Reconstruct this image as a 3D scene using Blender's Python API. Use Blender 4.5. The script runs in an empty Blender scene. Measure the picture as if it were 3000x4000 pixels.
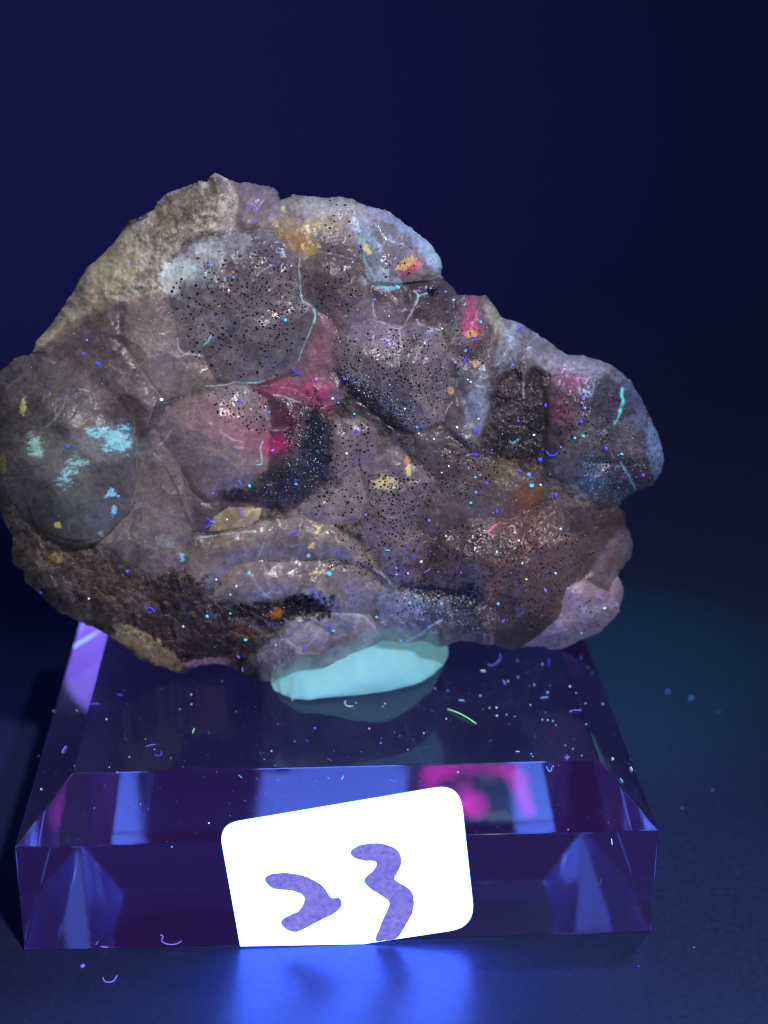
import bpy, bmesh, math, random
import numpy as np
from mathutils import Matrix, Vector

SC = bpy.context.scene
COL = SC.collection
rnd = random.Random(23)
rng = np.random.default_rng(23)

# ------------------------------------------------------------------ camera
FPX = 6216.22                                    # focal length in photo pixels (3000 px wide frame)
PITCH, YAW, ROLL = 0.372239, 0.0538165, 0.0026295
CAM = np.array([-0.00281727, -0.12702593, 0.09385874])
_fw = np.array([math.sin(YAW)*math.cos(PITCH), math.cos(YAW)*math.cos(PITCH), -math.sin(PITCH)])
_rt = np.array([math.cos(YAW), -math.sin(YAW), 0.0])
_up = np.cross(_rt, _fw)
RT = math.cos(ROLL)*_rt + math.sin(ROLL)*_up
UP = -math.sin(ROLL)*_rt + math.cos(ROLL)*_up
FW = _fw
cam_data = bpy.data.cameras.new('camera')
cam = bpy.data.objects.new('camera', cam_data)
COL.objects.link(cam)
cam.matrix_world = Matrix(((RT[0], UP[0], -FW[0], CAM[0]), (RT[1], UP[1], -FW[1], CAM[1]),
                           (RT[2], UP[2], -FW[2], CAM[2]), (0, 0, 0, 1)))
cam_data.sensor_fit = 'HORIZONTAL'
cam_data.sensor_width = 36.0
cam_data.lens = FPX/3000.0*36.0
cam_data.clip_start = 0.005
cam_data.clip_end = 20.0
cam_data.dof.use_dof = True
cam_data.dof.focus_distance = 0.150
cam_data.dof.aperture_fstop = 30.0
SC.camera = cam

# ------------------------------------------------------------------ world, lamps, exposure
world = bpy.data.worlds.new('World')
SC.world = world
world.use_nodes = True
world.node_tree.nodes['Background'].inputs[0].default_value = (0.16, 0.13, 0.62, 1)
world.node_tree.nodes['Background'].inputs[1].default_value = 0.022

def area_lamp(name, loc, target, power, color, size, shape='DISK', spread=math.pi):
    d = bpy.data.lights.new(name, 'AREA')
    d.shape = shape
    d.size = size
    d.energy = power
    d.color = color
    d.spread = spread
    o = bpy.data.objects.new(name, d)
    COL.objects.link(o)
    o.location = loc
    o.rotation_euler = (Vector(target)-Vector(loc)).to_track_quat('-Z', 'Y').to_euler()
    return o

def spot_lamp(name, loc, target, power, color, angle, blend=1.0, radius=0.004):
    d = bpy.data.lights.new(name, 'SPOT')
    d.energy = power
    d.color = color
    d.spot_size = angle
    d.spot_blend = blend
    d.shadow_soft_size = radius
    o = bpy.data.objects.new(name, d)
    COL.objects.link(o)
    o.location = loc
    o.rotation_euler = (Vector(target)-Vector(loc)).to_track_quat('-Z', 'Y').to_euler()
    return o

area_lamp('ultraviolet_lamp', (0.055, -0.150, 0.200), (0, 0.01, 0.035), 0.34, (0.97, 0.93, 1.0), 0.016)
spot_lamp('rim_lamp', (0.085, 0.075, 0.185), (0.004, 0.014, 0.045), 0.42, (0.50, 0.62, 1.0), math.radians(46), 0.7, 0.006)
spot_lamp('added_backdrop_light', (-0.16, 0.16, 0.50), (-0.20, 0.60, 0.08), 4.6, (0.62, 0.36, 1.0), math.radians(125), 1.0, 0.02)  # unseen spot added to brighten the backdrop

spot_lamp('added_teal_light', (0.045, 0.088, 0.17), (0.0345, 0.056, 0.0), 0.36, (0.02, 1.0, 0.70), math.radians(23), 1.0)  # unseen source, added to cast the teal glow on the table

area_lamp('added_violet_light', (-0.062, 0.105, 0.0125), (-0.029, 0.02, 0.014), 0.00016, (0.24, 0.15, 1.0), 0.024, 'DISK', math.radians(26))  # added out of view so the stand's left sloped edge reflects lilac

def led(name, px, py, dist, radius, power, color):
    # one emitter of the ultraviolet torch, where its mirror image shows on the sloped front edge of the stand
    d = ((px-1500)/FPX)*RT - ((py-2000)/FPX)*UP + FW
    n = np.array([0, -0.004822, 0.005018]); n = n/np.linalg.norm(n)
    t = ((np.array([0, 0, 0.011553])-CAM)@n)/(d@n)
    p = CAM+d*t
    d = d/np.linalg.norm(d)
    q = p+(d-2*(d@n)*n)*dist
    l = bpy.data.lights.new(name, 'POINT')
    l.energy = power; l.color = color; l.shadow_soft_size = radius
    o = bpy.data.objects.new(name, l)
    COL.objects.link(o)
    o.location = q
for px, py, rr in ((1690,3020,1.6),(1760,3000,1.5),(1840,2992,1.3),(1920,2992,1.3),(1985,3000,1.5),(2025,3050,1.5),(2045,3110,1.3),(2060,3165,1.1),(1858,3145,1.8)):
    led('ultraviolet_emitter', px, py, 0.115, rr*0.00115, 0.00036*rr*rr, (1.0, 0.02, 0.75))

vs = SC.view_settings
vs.view_transform = 'Standard'
vs.look = 'None'
vs.exposure = 0.0
vs.gamma = 1.0
vs.use_curve_mapping = False
cy = SC.cycles
cy.max_bounces = 26
cy.transmission_bounces = 26
cy.glossy_bounces = 10
cy.diffuse_bounces = 3
cy.transparent_max_bounces = 12
cy.caustics_reflective = True
cy.caustics_refractive = True
cy.blur_glossy = 0.3
cy.sample_clamp_indirect = 6.0
cy.use_denoising = True
cy.pixel_filter_type = 'BLACKMAN_HARRIS'
cy.filter_width = 1.15

# ------------------------------------------------------------------ helpers
def ray(u, v):
    u = np.asarray(u, float); v = np.asarray(v, float)
    return ((u-1500)/FPX)[..., None]*RT - ((v-2000)/FPX)[..., None]*UP + FW

def on_plane(u, v, p0, n):
    d = ray(u, v)
    t = ((np.asarray(p0)-CAM)@np.asarray(n, float))/(d@np.asarray(n, float))
    return CAM + d*t[..., None]

def srgb(*c):
    c = np.asarray(c, float)/255.0
    return np.where(c <= 0.04045, c/12.92, ((c+0.055)/1.055)**2.4)

def np_mesh(name, V, faces):
    """faces: list of int arrays (n,k) sharing k inside one array"""
    me = bpy.data.meshes.new(name)
    V = np.ascontiguousarray(V, dtype=np.float32)
    me.vertices.add(len(V))
    me.vertices.foreach_set('co', V.ravel())
    li = np.concatenate([f.ravel() for f in faces]).astype(np.int32)
    cnt = np.concatenate([np.full(len(f), f.shape[1]) for f in faces]).astype(np.int32)
    start = np.concatenate([[0], np.cumsum(cnt)[:-1]]).astype(np.int32)
    me.loops.add(len(li)); me.loops.foreach_set('vertex_index', li)
    me.polygons.add(len(cnt))
    me.polygons.foreach_set('loop_start', start)
    me.polygons.foreach_set('loop_total', cnt)
    me.polygons.foreach_set('use_smooth', np.ones(len(cnt), dtype=bool))
    me.update(calc_edges=True)
    return me

def color_attr(me, name, rgb):
    a = me.attributes.new(name, 'FLOAT_COLOR', 'POINT')
    c = np.ones((len(rgb), 4), np.float32); c[:, :3] = rgb
    a.data.foreach_set('color', c.ravel())

def obj(name, me, mat=None, parent=None):
    o = bpy.data.objects.new(name, me)
    COL.objects.link(o)
    if mat is not None:
        me.materials.append(mat)
    if parent is not None:
        o.parent = parent
        o.matrix_parent_inverse = parent.matrix_world.inverted()
    return o

def empty(name, loc):
    o = bpy.data.objects.new(name, None)
    COL.objects.link(o)
    o.empty_display_size = 0.005
    o.location = loc
    o.matrix_world = Matrix.Translation(loc)
    return o

def tag(o, label=None, cat=None, group=None, kind=None):
    if label: o['label'] = label
    if cat: o['category'] = cat
    if group: o['group'] = group
    if kind: o['kind'] = kind
    return o

def _hash(ix, iy, seed):
    h = (ix.astype(np.int64)*374761393 + iy.astype(np.int64)*668265263 + seed*1442695041) & 0xffffffff
    h = ((h ^ (h >> 13))*1274126177) & 0xffffffff
    h = ((h ^ (h >> 16))*2246822519) & 0xffffffff
    return ((h ^ (h >> 15)) & 0xffffff)/float(0xffffff)

def vnoise(x, y, seed=0):
    ix = np.floor(x); iy = np.floor(y)
    fx = x-ix; fy = y-iy
    fx = fx*fx*fx*(fx*(fx*6-15)+10); fy = fy*fy*fy*(fy*(fy*6-15)+10)
    a = _hash(ix, iy, seed); b = _hash(ix+1, iy, seed)
    c = _hash(ix, iy+1, seed); d = _hash(ix+1, iy+1, seed)
    return ((a+(b-a)*fx)*(1-fy) + (c+(d-c)*fx)*fy)*2-1

def fbm(x, y, scale, seed=0, octaves=4, gain=0.5):
    s = 0; amp = 1; tot = 0; f = 1.0/scale
    ang = 0.6
    for k in range(octaves):
        ca, sa = math.cos(ang*k), math.sin(ang*k)
        s = s + amp*vnoise((x*ca-y*sa)*f+17.3*k, (x*sa+y*ca)*f-9.1*k, seed+k*7)
        tot += amp; amp *= gain; f *= 2.03
    return s/tot

def worley(x, y, scale, seed=0):
    """distance to the nearest and second nearest cell point, and the nearest cell's value"""
    X = x/scale; Y = y/scale
    ix = np.floor(X); iy = np.floor(Y)
    d1 = np.full(X.shape, 9.0); d2 = np.full(X.shape, 9.0); val = np.zeros(X.shape)
    for dx in (-1, 0, 1):
        for dy in (-1, 0, 1):
            cx = ix+dx; cy_ = iy+dy
            px = cx+_hash(cx, cy_, seed); py = cy_+_hash(cx, cy_, seed+31)
            d = np.hypot(px-X, py-Y)
            near = d < d1
            d2 = np.where(near, d1, np.minimum(d2, d))
            val = np.where(near, _hash(cx, cy_, seed+77), val)
            d1 = np.where(near, d, d1)
    return d1, d2, val

def sdist(poly, U, V):
    """signed distance to a polygon, positive inside"""
    P = np.asarray(poly, float)
    best = np.full(U.shape, 1e18); inside = np.zeros(U.shape, bool)
    n = len(P)
    for i in range(n):
        ax, ay = P[i]; bx, by = P[(i+1) % n]
        ex, ey = bx-ax, by-ay
        t = np.clip(((U-ax)*ex+(V-ay)*ey)/(ex*ex+ey*ey+1e-9), 0, 1)
        d = (U-ax-t*ex)**2+(V-ay-t*ey)**2
        best = np.minimum(best, d)
        if ay != by:
            c = ((ay > V) != (by > V)) & (U < (bx-ax)*(V-ay)/(by-ay)+ax)
            inside ^= c
    s = np.sqrt(best)
    return np.where(inside, s, -s)

# ------------------------------------------------------------------ node materials
def new_mat(name):
    m = bpy.data.materials.new(name)
    m.use_nodes = True
    nt = m.node_tree
    b = nt.nodes['Principled BSDF']
    return m, nt, b

def simple_mat(name, col, rough=0.5, emit=None, estr=0.0, noise=0.0, nscale=400.0, spec=0.5):
    m, nt, b = new_mat(name)
    b.inputs['Roughness'].default_value = rough
    b.inputs['Specular IOR Level'].default_value = spec
    if noise > 0:
        tc = nt.nodes.new('ShaderNodeTexCoord')
        n = nt.nodes.new('ShaderNodeTexNoise'); n.inputs['Scale'].default_value = nscale
        n.inputs['Detail'].default_value = 4
        mix = nt.nodes.new('ShaderNodeMix'); mix.data_type = 'RGBA'
        mix.inputs['A'].default_value = (*[c*(1-noise) for c in col], 1)
        mix.inputs['B'].default_value = (*[min(1, c*(1+noise)) for c in col], 1)
        nt.links.new(tc.outputs['Object'], n.inputs['Vector'])
        nt.links.new(n.outputs['Fac'], mix.inputs['Factor'])
        nt.links.new(mix.outputs['Result'], b.inputs['Base Color'])
    else:
        b.inputs['Base Color'].default_value = (*col, 1)
    if emit is not None:
        b.inputs['Emission Color'].default_value = (*emit, 1)
        b.inputs['Emission Strength'].default_value = estr
    return m

# table and backdrop ------------------------------------------------
def table_material():
    m, nt, b = new_mat('dark_table')
    tc = nt.nodes.new('ShaderNodeTexCoord')
    n = nt.nodes.new('ShaderNodeTexNoise'); n.inputs['Scale'].default_value = 1500; n.inputs['Detail'].default_value = 3
    n2 = nt.nodes.new('ShaderNodeTexNoise'); n2.inputs['Scale'].default_value = 16; n2.inputs['Detail'].default_value = 3
    for k in (n, n2): nt.links.new(tc.outputs['Object'], k.inputs['Vector'])
    r = nt.nodes.new('ShaderNodeValToRGB')
    r.color_ramp.elements[0].position = 0.3; r.color_ramp.elements[0].color = (0.022, 0.036, 0.104, 1)
    r.color_ramp.elements[1].position = 0.7; r.color_ramp.elements[1].color = (0.034, 0.050, 0.140, 1)
    nt.links.new(n.outputs['Fac'], r.inputs['Fac'])
    nt.links.new(r.outputs['Color'], b.inputs['Base Color'])
    mr = nt.nodes.new('ShaderNodeMapRange')
    mr.inputs['To Min'].default_value = 0.26; mr.inputs['To Max'].default_value = 0.36
    nt.links.new(n2.outputs['Fac'], mr.inputs['Value'])
    nt.links.new(mr.outputs['Result'], b.inputs['Roughness'])
    b.inputs['Specular IOR Level'].default_value = 1.0
    b.inputs['Specular Tint'].default_value = (0.26, 0.46, 1.0, 1)
    bump = nt.nodes.new('ShaderNodeBump'); bump.inputs['Strength'].default_value = 0.012; bump.inputs['Distance'].default_value = 0.0002
    nt.links.new(n.outputs['Fac'], bump.inputs['Height'])
    nt.links.new(bump.outputs['Normal'], b.inputs['Normal'])
    return m

# ------------------------------------------------------------------ structure
def sheet(name, x0, x1, y0, y1, z, mat):
    me = bpy.data.meshes.new(name)
    me.from_pydata([(x0, y0, z), (x1, y0, z), (x1, y1, z), (x0, y1, z)], [], [(0, 1, 2, 3)])
    o = obj(name, me, mat)
    return tag(o, kind='structure')

TABLE = table_material()
sheet('tabletop', -0.9, 0.9, -0.6, 0.30, 0.0, TABLE)
def backdrop():
    # the same dark sheet curves up behind the specimen
    V = []; F = []
    prof = []
    for k in range(25):
        a = math.pi/2*k/24
        prof.append((0.30+0.40*math.sin(a), 0.40*(1-math.cos(a))))
    prof.append((0.70, 1.2))
    for (y, z) in prof:
        V += [(-0.9, y, z), (0.9, y, z)]
    for k in range(len(prof)-1):
        F.append((2*k, 2*k+1, 2*k+3, 2*k+2))
    me = bpy.data.meshes.new('backdrop')
    me.from_pydata(V, [], F)
    for p in me.polygons: p.use_smooth = True
    return tag(obj('backdrop', me, TABLE), kind='structure')
backdrop()

# ------------------------------------------------------------------ acrylic stand
BW, BD, SH, CH, INS = 0.060, 0.060, 0.011553, 0.004822, 0.005018
HT = SH+CH
def acrylic_material():
    m, nt, b = new_mat('clear_acrylic')
    b.inputs['Base Color'].default_value = (1.0, 1.0, 1.0, 1)
    b.inputs['Transmission Weight'].default_value = 1.0
    b.inputs['IOR'].default_value = 1.49
    b.inputs['Roughness'].default_value = 0.0
    tc = nt.nodes.new('ShaderNodeTexCoord')
    n = nt.nodes.new('ShaderNodeTexNoise'); n.inputs['Scale'].default_value = 130; n.inputs['Detail'].default_value = 5
    mr = nt.nodes.new('ShaderNodeMapRange')
    mr.inputs['From Min'].default_value = 0.45; mr.inputs['From Max'].default_value = 0.75
    mr.inputs['To Min'].default_value = 0.0; mr.inputs['To Max'].default_value = 0.12
    nt.links.new(tc.outputs['Object'], n.inputs['Vector'])
    nt.links.new(n.outputs['Fac'], mr.inputs['Value'])
    nt.links.new(mr.outputs['Result'], b.inputs['Roughness'])
    out = nt.nodes['Material Output']
    # acrylic glows faintly violet under ultraviolet light
    em = nt.nodes.new('ShaderNodeEmission')
    em.inputs['Color'].default_value = (0.22, 0.07, 0.70, 1)
    em.inputs['Strength'].default_value = 0.95
    ab = nt.nodes.new('ShaderNodeVolumeAbsorption')
    ab.inputs['Color'].default_value = (0.75, 0.70, 1.0, 1)
    ab.inputs['Density'].default_value = 2.0
    add = nt.nodes.new('ShaderNodeAddShader')
    nt.links.new(em.outputs[0], add.inputs[0]); nt.links.new(ab.outputs[0], add.inputs[1])
    nt.links.new(add.outputs[0], out.inputs['Volume'])
    return m

def acrylic_stand():
    bm = bmesh.new()
    w = BW/2
    z0 = 0.00012
    lo = [bm.verts.new(p) for p in ((-w, 0, z0), (w, 0, z0), (w, BD, z0), (-w, BD, z0))]
    mi = [bm.verts.new(p) for p in ((-w, 0, SH), (w, 0, SH), (w, BD, SH), (-w, BD, SH))]
    i = INS
    to = [bm.verts.new(p) for p in ((-w+i, i, HT), (w-i, i, HT), (w-i, BD-i, HT), (-w+i, BD-i, HT))]
    bm.faces.new(lo[::-1]); bm.faces.new(to)
    for k in range(4):
        j = (k+1) % 4
        bm.faces.new((lo[k], lo[j], mi[j], mi[k]))
        bm.faces.new((mi[k], mi[j], to[j], to[k]))
    bmesh.ops.bevel(bm, geom=list(bm.edges), offset=0.00013, segments=2, affect='EDGES', profile=0.6)
    bmesh.ops.recalc_face_normals(bm, faces=bm.faces)
    me = bpy.data.meshes.new('acrylic_stand')
    bm.to_mesh(me); bm.free()
    o = obj('acrylic_stand', me, acrylic_material())
    return tag(o, 'clear square acrylic display block with sloping top edges under the mineral', 'display stand')
acrylic_stand()

# ------------------------------------------------------------------ rock : outlines read off the photograph (3000 x 4000 px)
SIL = [(-30,1480),(0,1450),(60,1395),(127,1378),(136,1338),(199,1266),(271,1157),(335,1049),(434,958),(488,886),(500,859),
       (549,848),(598,818),(614,786),(652,753),(706,731),(750,721),(777,704),(804,710),(820,688),(842,674),(880,693),(912,712),
       (967,712),(1015,721),(1070,734),(1086,753),(1089,778),(1113,775),(1146,759),(1200,765),(1271,771),(1319,765),(1379,776),
       (1401,795),(1471,809),(1526,830),(1580,874),(1623,903),(1672,944),(1710,993),(1724,1036),(1721,1074),(1759,1118),
       (1786,1148),(1838,1152),(1892,1152),(1914,1176),(1941,1209),(1957,1241),(1984,1246),(2033,1263),(2071,1290),(2126,1322),
       (2180,1363),(2218,1385),(2277,1385),(2315,1398),(2375,1420),(2424,1453),(2462,1485),(2500,1556),(2527,1605),(2554,1664),
       (2576,1724),(2592,1789),(2581,1838),(2554,1887),(2494,1914),(2446,1941),(2413,1974),(2440,2006),(2440,2039),(2459,2082),
       (2473,2126),(2462,2174),(2424,2223),(2413,2248),(2429,2272),(2435,2315),(2418,2391),(2375,2440),(2337,2473),(2272,2500),
       (2201,2532),(2147,2538),(2104,2522),(2039,2530),(1984,2538),(1936,2516),(1898,2519),(1860,2508),(1826,2503),(1790,2502),
       (1760,2515),(1741,2524),(1711,2527),(1669,2505),(1604,2508),(1568,2508),(1490,2502),(1423,2532),(1363,2563),(1267,2617),
       (1194,2617),(1110,2641),(1062,2659),(1025,2654),(971,2648),(929,2633),(911,2609),(875,2594),(820,2588),(760,2603),
       (712,2621),(686,2623),(613,2598),(543,2574),(488,2525),(434,2487),(391,2460),(320,2433),(282,2417),(228,2384),(190,2357),
       (157,2319),(125,2297),(98,2270),(90,2227),(70,2221),(46,2194),(43,2156),(49,2096),(22,2042),(0,1999),(-30,1960),(-60,1800),(-60,1600)]
def Vv(*p):      # points read from the 0,600..2700,2800 view
    return [(x/0.61444, y/0.61444+600) for x, y in p]

# name, polygon, lift mm, bulge mm, bulge width px, tilt x, tilt y (mm per 100 px), roughness mm, colour a, colour b, gloss
R = []
def region(name, poly, lift, bulge, bw, tx, ty, rough, ca, cb, gloss=0.35, warp=7.0, label=None, groove=0.10, ls=0.45, hard=0):
    R.append(dict(name=name, poly=poly, lift=lift, bulge=bulge, bw=bw, tx=tx, ty=ty, rough=rough, ca=ca, cb=cb,
                  gloss=gloss, warp=warp, label=label, groove=groove, ls=ls, hard=hard))

region('matrix', SIL, 0.0, 0.0, 100, 0, 0, 0.30, (84,74,68), (54,45,43), 0.6, 0, 'rough brown matrix along the lower left of the specimen')
region('crust', Vv((60,490),(90,420),(130,380),(170,330),(200,270),(240,230),(300,185),(340,160),(400,80),(470,50),(515,30),(560,60),(590,140),(560,190),(480,190),(440,215),(410,260),(395,300),(400,330),(330,350),(300,365),(240,350),(215,380),(150,420),(110,470)),
       0.4, 0.8, 120, 0.0, -0.1, 0.22, (158,152,130), (110,106,94), 0.5, 10, 'tan granular crust along the upper left edge')
region('crystal', Vv((70,475),(110,455),(150,420),(215,380),(240,350),(300,360),(290,440),(330,510),(380,585),(400,612),(370,655),(330,695),(318,640),(290,610),(240,560),(190,525),(150,490),(105,476)),
       0.1, 0.8, 60, 0.25, 0.12, 0.05, (92,84,84), (70,60,66), 0.35)
region('crystal', Vv((300,360),(330,345),(400,330),(420,400),(430,470),(490,480),(520,548),(400,600),(330,510),(290,440)),
       0.9, 0.5, 40, -0.25, -0.1, 0.03, (116,102,96), (98,86,84), 0.3)
region('crystal', Vv((560,190),(580,140),(655,135),(690,100),(800,92),(855,105),(872,190),(865,262),(760,238),(722,262),(690,215),(640,185)),
       0.2, 1.0, 60, 0.1, -0.3, 0.12, (122,116,116), (104,92,84), 0.35)
region('crystal', Vv((550,60),(640,68),(668,84),(672,120),(650,150),(590,190),(562,160),(575,110)),
       0.9, 0.7, 30, -0.3, -0.2, 0.03, (112,96,104), (96,84,92), 0.3)
region('crystal', Vv((718,262),(760,236),(850,258),(890,312),(897,395),(812,432),(790,392),(755,377),(722,342)),
       0.1, 0.6, 50, 0.1, -0.2, 0.08, (98,84,86), (74,62,70), 0.35)
region('crystal', Vv((755,375),(790,390),(812,430),(800,470),(810,520),(842,572),(785,605),(700,580),(600,560),(640,550),(710,525),(720,500),(750,440)),
       -0.5, 0.4, 40, 0.0, 0.0, 0.05, (112,84,96), (92,74,86), 0.3)
region('crystal', Vv((410,260),(430,235),(470,205),(540,190),(640,185),(690,215),(720,260),(722,340),(755,375),(750,440),(720,500),(710,525),(640,550),(560,554),(520,547),(490,480),(430,470),(420,400),(400,330),(393,300)),
       0.6, 2.6, 190, 0.0, -0.05, 0.07, (106,98,104), (78,72,82), 0.3, 8, 'large domed crystal peppered with black specks')
region('crystal', Vv((850,108),(900,122),(970,172),(1020,212),(1062,258),(1062,292),(1030,306),(1000,315),(930,326),(890,310),(870,250),(865,190)),
       0.5, 1.5, 70, -0.1, -0.25, 0.04, (112,106,124), (92,86,98), 0.25, 5, 'rounded glassy crystal with a golden inclusion', 0.03, 0.3, 4)
region('crystal', Vv((888,312),(1030,304),(1085,340),(1098,400),(1062,422),(1000,402),(965,422),(895,402)),
       -0.4, 0.5, 40, 0.1, 0.1, 0.08, (78,64,74), (60,48,58), 0.35)
region('crystal', Vv((810,430),(895,400),(965,420),(1000,400),(1060,420),(1078,480),(1082,560),(1062,645),(1000,672),(960,662),(900,622),(840,572),(808,520),(798,470)),
       0.7, 2.6, 170, 0.05, 0.1, 0.09, (106,96,110), (84,74,86), 0.3, 8, 'domed crystal with a dark sparkling lower edge')
region('crystal', Vv((1085,340),(1110,332),(1170,330),(1205,395),(1185,470),(1120,500),(1075,480),(1095,400)),
       0.2, 1.2, 60, 0.1, -0.15, 0.10, (104,92,104), (78,66,74), 0.3)
region('crystal', Vv((1200,390),(1250,402),(1300,440),(1350,475),(1400,472),(1475,505),(1538,555),(1500,562),(1440,522),(1380,522),(1322,542),(1300,520),(1280,510),(1262,552),(1240,510),(1200,540),(1180,600),(1170,650),(1150,690),(1120,600),(1100,540),(1075,480),(1120,500),(1185,470)),
       0.9, 0.8, 45, 0.0, -0.1, 0.12, (112,110,126), (88,84,98), 0.35, 9, 'pale blue grey ridge running down the right shoulder')
region('cavity', Vv((1178,600),(1200,540),(1240,510),(1262,552),(1280,510),(1300,520),(1312,600),(1312,680),(1270,745),(1200,742),(1150,690),(1170,650)),
       -1.6, 0.3, 40, 0.0, 0.0, 0.25, (60,54,58), (38,34,40), 0.5, 14, 'dark pitted hollow in the right shoulder')
region('crystal', Vv((1080,560),(1100,540),(1120,600),(1150,690),(1130,712),(1090,712),(1058,662)),
       0.5, 0.8, 45, 0.0, 0.1, 0.10, (92,88,100), (70,62,72), 0.35)
region('crystal', Vv((1320,540),(1380,520),(1440,520),(1500,560),(1538,552),(1580,650),(1600,720),(1595,775),(1550,802),(1500,792),(1400,782),(1360,792),(1300,762),(1310,680),(1310,600)),
       0.6, 2.4, 130, -0.1, 0.0, 0.12, (84,78,92), (58,56,70), 0.35, 8, 'dark domed crystal on the right shoulder with a pink flank')
region('crystal', Vv((1402,782),(1402,735),(1480,740),(1560,735),(1600,765),(1575,805),(1500,850),(1440,848),(1408,818)),
       0.9, 1.2, 60, 0.0, 0.1, 0.14, (62,64,82), (46,46,62), 0.35)
region('crystal', Vv((330,690),(370,650),(390,690),(430,740),(470,810),(462,900),(442,982),(370,1022),(330,1002),(230,937),(270,900),(300,860),(322,800),(334,740)),
       0.6, 0.8, 60, 0.2, 0.15, 0.04, (104,96,92), (84,76,76), 0.3)
region('crystal', Vv((428,735),(500,828),(560,820),(622,840),(628,882),(520,917),(470,912),(458,850)),
       -0.9, 0.3, 25, 0.0, 0.2, 0.05, (78,66,74), (62,52,62), 0.3)
region('golden_facet', Vv((498,908),(512,872),(548,848),(628,850),(622,878),(600,895)),
       -0.3, 0.3, 18, 0.1, 0.2, 0.03, (152,128,78), (120,98,66), 0.3, 3, 'golden brown cleavage facet below the central crystal', 0.1, 0.3, 3)
region('crystal', Vv((780,660),(800,638),(860,633),(905,660),(905,730),(870,762),(882,830),(862,882),(800,892),(730,872),(718,850),(750,800),(775,740)),
       0.2, 0.7, 60, 0.1, 0.05, 0.05, (108,94,104), (88,74,86), 0.3)
region('crystal', Vv((862,633),(842,575),(900,620),(960,660),(1000,672),(1050,770),(1000,742),(950,702),(905,732),(935,690),(920,660)),
       -0.7, 0.4, 30, 0.0, 0.0, 0.09, (82,72,82), (62,54,62), 0.35)
region('crystal', Vv((990,672),(1060,645),(1130,712),(1200,742),(1290,765),(1330,800),(1330,830),(1230,880),(1130,880),(1040,930),(1000,900),(1020,840),(1045,782),(1000,742)),
       -0.2, 0.9, 70, 0.0, 0.1, 0.14, (82,70,74), (62,52,60), 0.4)
region('crystal', Vv((900,730),(950,700),(1000,740),(1045,782),(1020,840),(1000,900),(1040,930),(1000,1040),(940,1032),(900,970),(868,900),(882,830),(870,762)),
       0.6, 0.9, 60, 0.1, 0.1, 0.06, (104,88,100), (82,68,80), 0.3)
region('crystal', Vv((1040,930),(1130,880),(1230,880),(1330,830),(1400,855),(1470,850),(1510,880),(1440,960),(1400,1022),(1362,1045),(1342,1112),(1300,1152),(1250,1182),(1180,1190),(1190,1100),(1100,1062),(1000,1042)),
       0.5, 2.6, 170, 0.0, 0.1, 0.12, (82,67,68), (58,47,51), 0.35, 9, 'large reddish brown dome crowded with dark specks')
region('crystal', Vv((1440,960),(1500,880),(1525,930),(1520,985),(1490,1012),(1462,1045),(1400,1022)),
       0.1, 0.9, 45, 0.1, 0.0, 0.07, (96,86,108), (74,64,82), 0.3)
region('crystal', Vv((1360,1042),(1400,1020),(1462,1052),(1482,1010),(1505,1035),(1500,1095),(1465,1138),(1420,1158),(1380,1178),(1340,1195),(1310,1200),(1250,1185),(1300,1152),(1342,1112)),
       0.4, 1.1, 40, 0.1, 0.2, 0.05, (136,122,154), (116,102,132), 0.3, 5, 'pale lilac shard at the lower right', 0.05, 0.6, 2)
region('crystal', Vv((400,612),(430,590),(520,558),(590,553),(642,590),(652,640),(642,760),(602,802),(560,822),(500,832),(470,812),(430,742),(388,690),(376,650)),
       0.9, 2.4, 150, -0.05, 0.0, 0.05, (124,104,112), (98,86,90), 0.25, 6, 'smooth mauve crystal at the centre')
region('crystal', Vv((588,553),(700,570),(760,600),(782,660),(777,740),(752,802),(700,847),(620,842),(558,822),(602,802),(642,760),(652,640),(642,590)),
       0.9, 2.6, 120, 0.0, 0.1, 0.13, (72,62,78), (42,40,56), 0.35, 6, 'dark sparkling half of the central crystal')
region('crystal', Vv((468,917),(520,917),(628,882),(720,870),(800,890),(862,932),(905,985),(942,1034),(930,1042),(880,1002),(800,977),(620,977),(560,990),(500,1060),(440,1040),(440,985)),
       0.4, 0.9, 45, 0.0, 0.25, 0.05, (112,102,98), (90,80,78), 0.28)
region('crystal', Vv((618,977),(800,977),(880,1002),(932,1042),(912,1087),(892,1107),(800,1112),(740,1092),(700,1062),(600,1082),(500,1062),(558,990)),
       0.7, 0.9, 50, 0.0, 0.2, 0.04, (118,107,104), (96,86,84), 0.26)
region('crystal', Vv((670,1150),(700,1110),(760,1092),(892,1107),(915,1160),(860,1200),(700,1260),(640,1275),(600,1210)),
       0.3, 1.0, 50, 0.05, 0.2, 0.12, (122,115,110), (96,86,80), 0.3)
region('crystal', Vv((790,1095),(892,1107),(912,1150),(880,1180),(820,1150)), 0.7, 0.6, 25, 0.1, 0.1, 0.05, (128,124,122), (106,100,100), 0.28, 4)
region('crystal', Vv((690,1160),(740,1120),(800,1150),(770,1200),(720,1200)), 0.7, 0.6, 25, -0.2, 0.1, 0.05, (130,122,116), (108,98,90), 0.28, 4)
region('crystal', Vv((912,1087),(945,1042),(1000,1042),(1100,1062),(1192,1100),(1185,1180),(1100,1190),(1020,1185),(960,1180),(900,1185),(905,1120)),
       0.5, 1.1, 60, 0.0, 0.15, 0.20, (108,106,112), (74,73,82), 0.3, 7, 'small blue grey crystals with bright sparkles above the putty')
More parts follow.
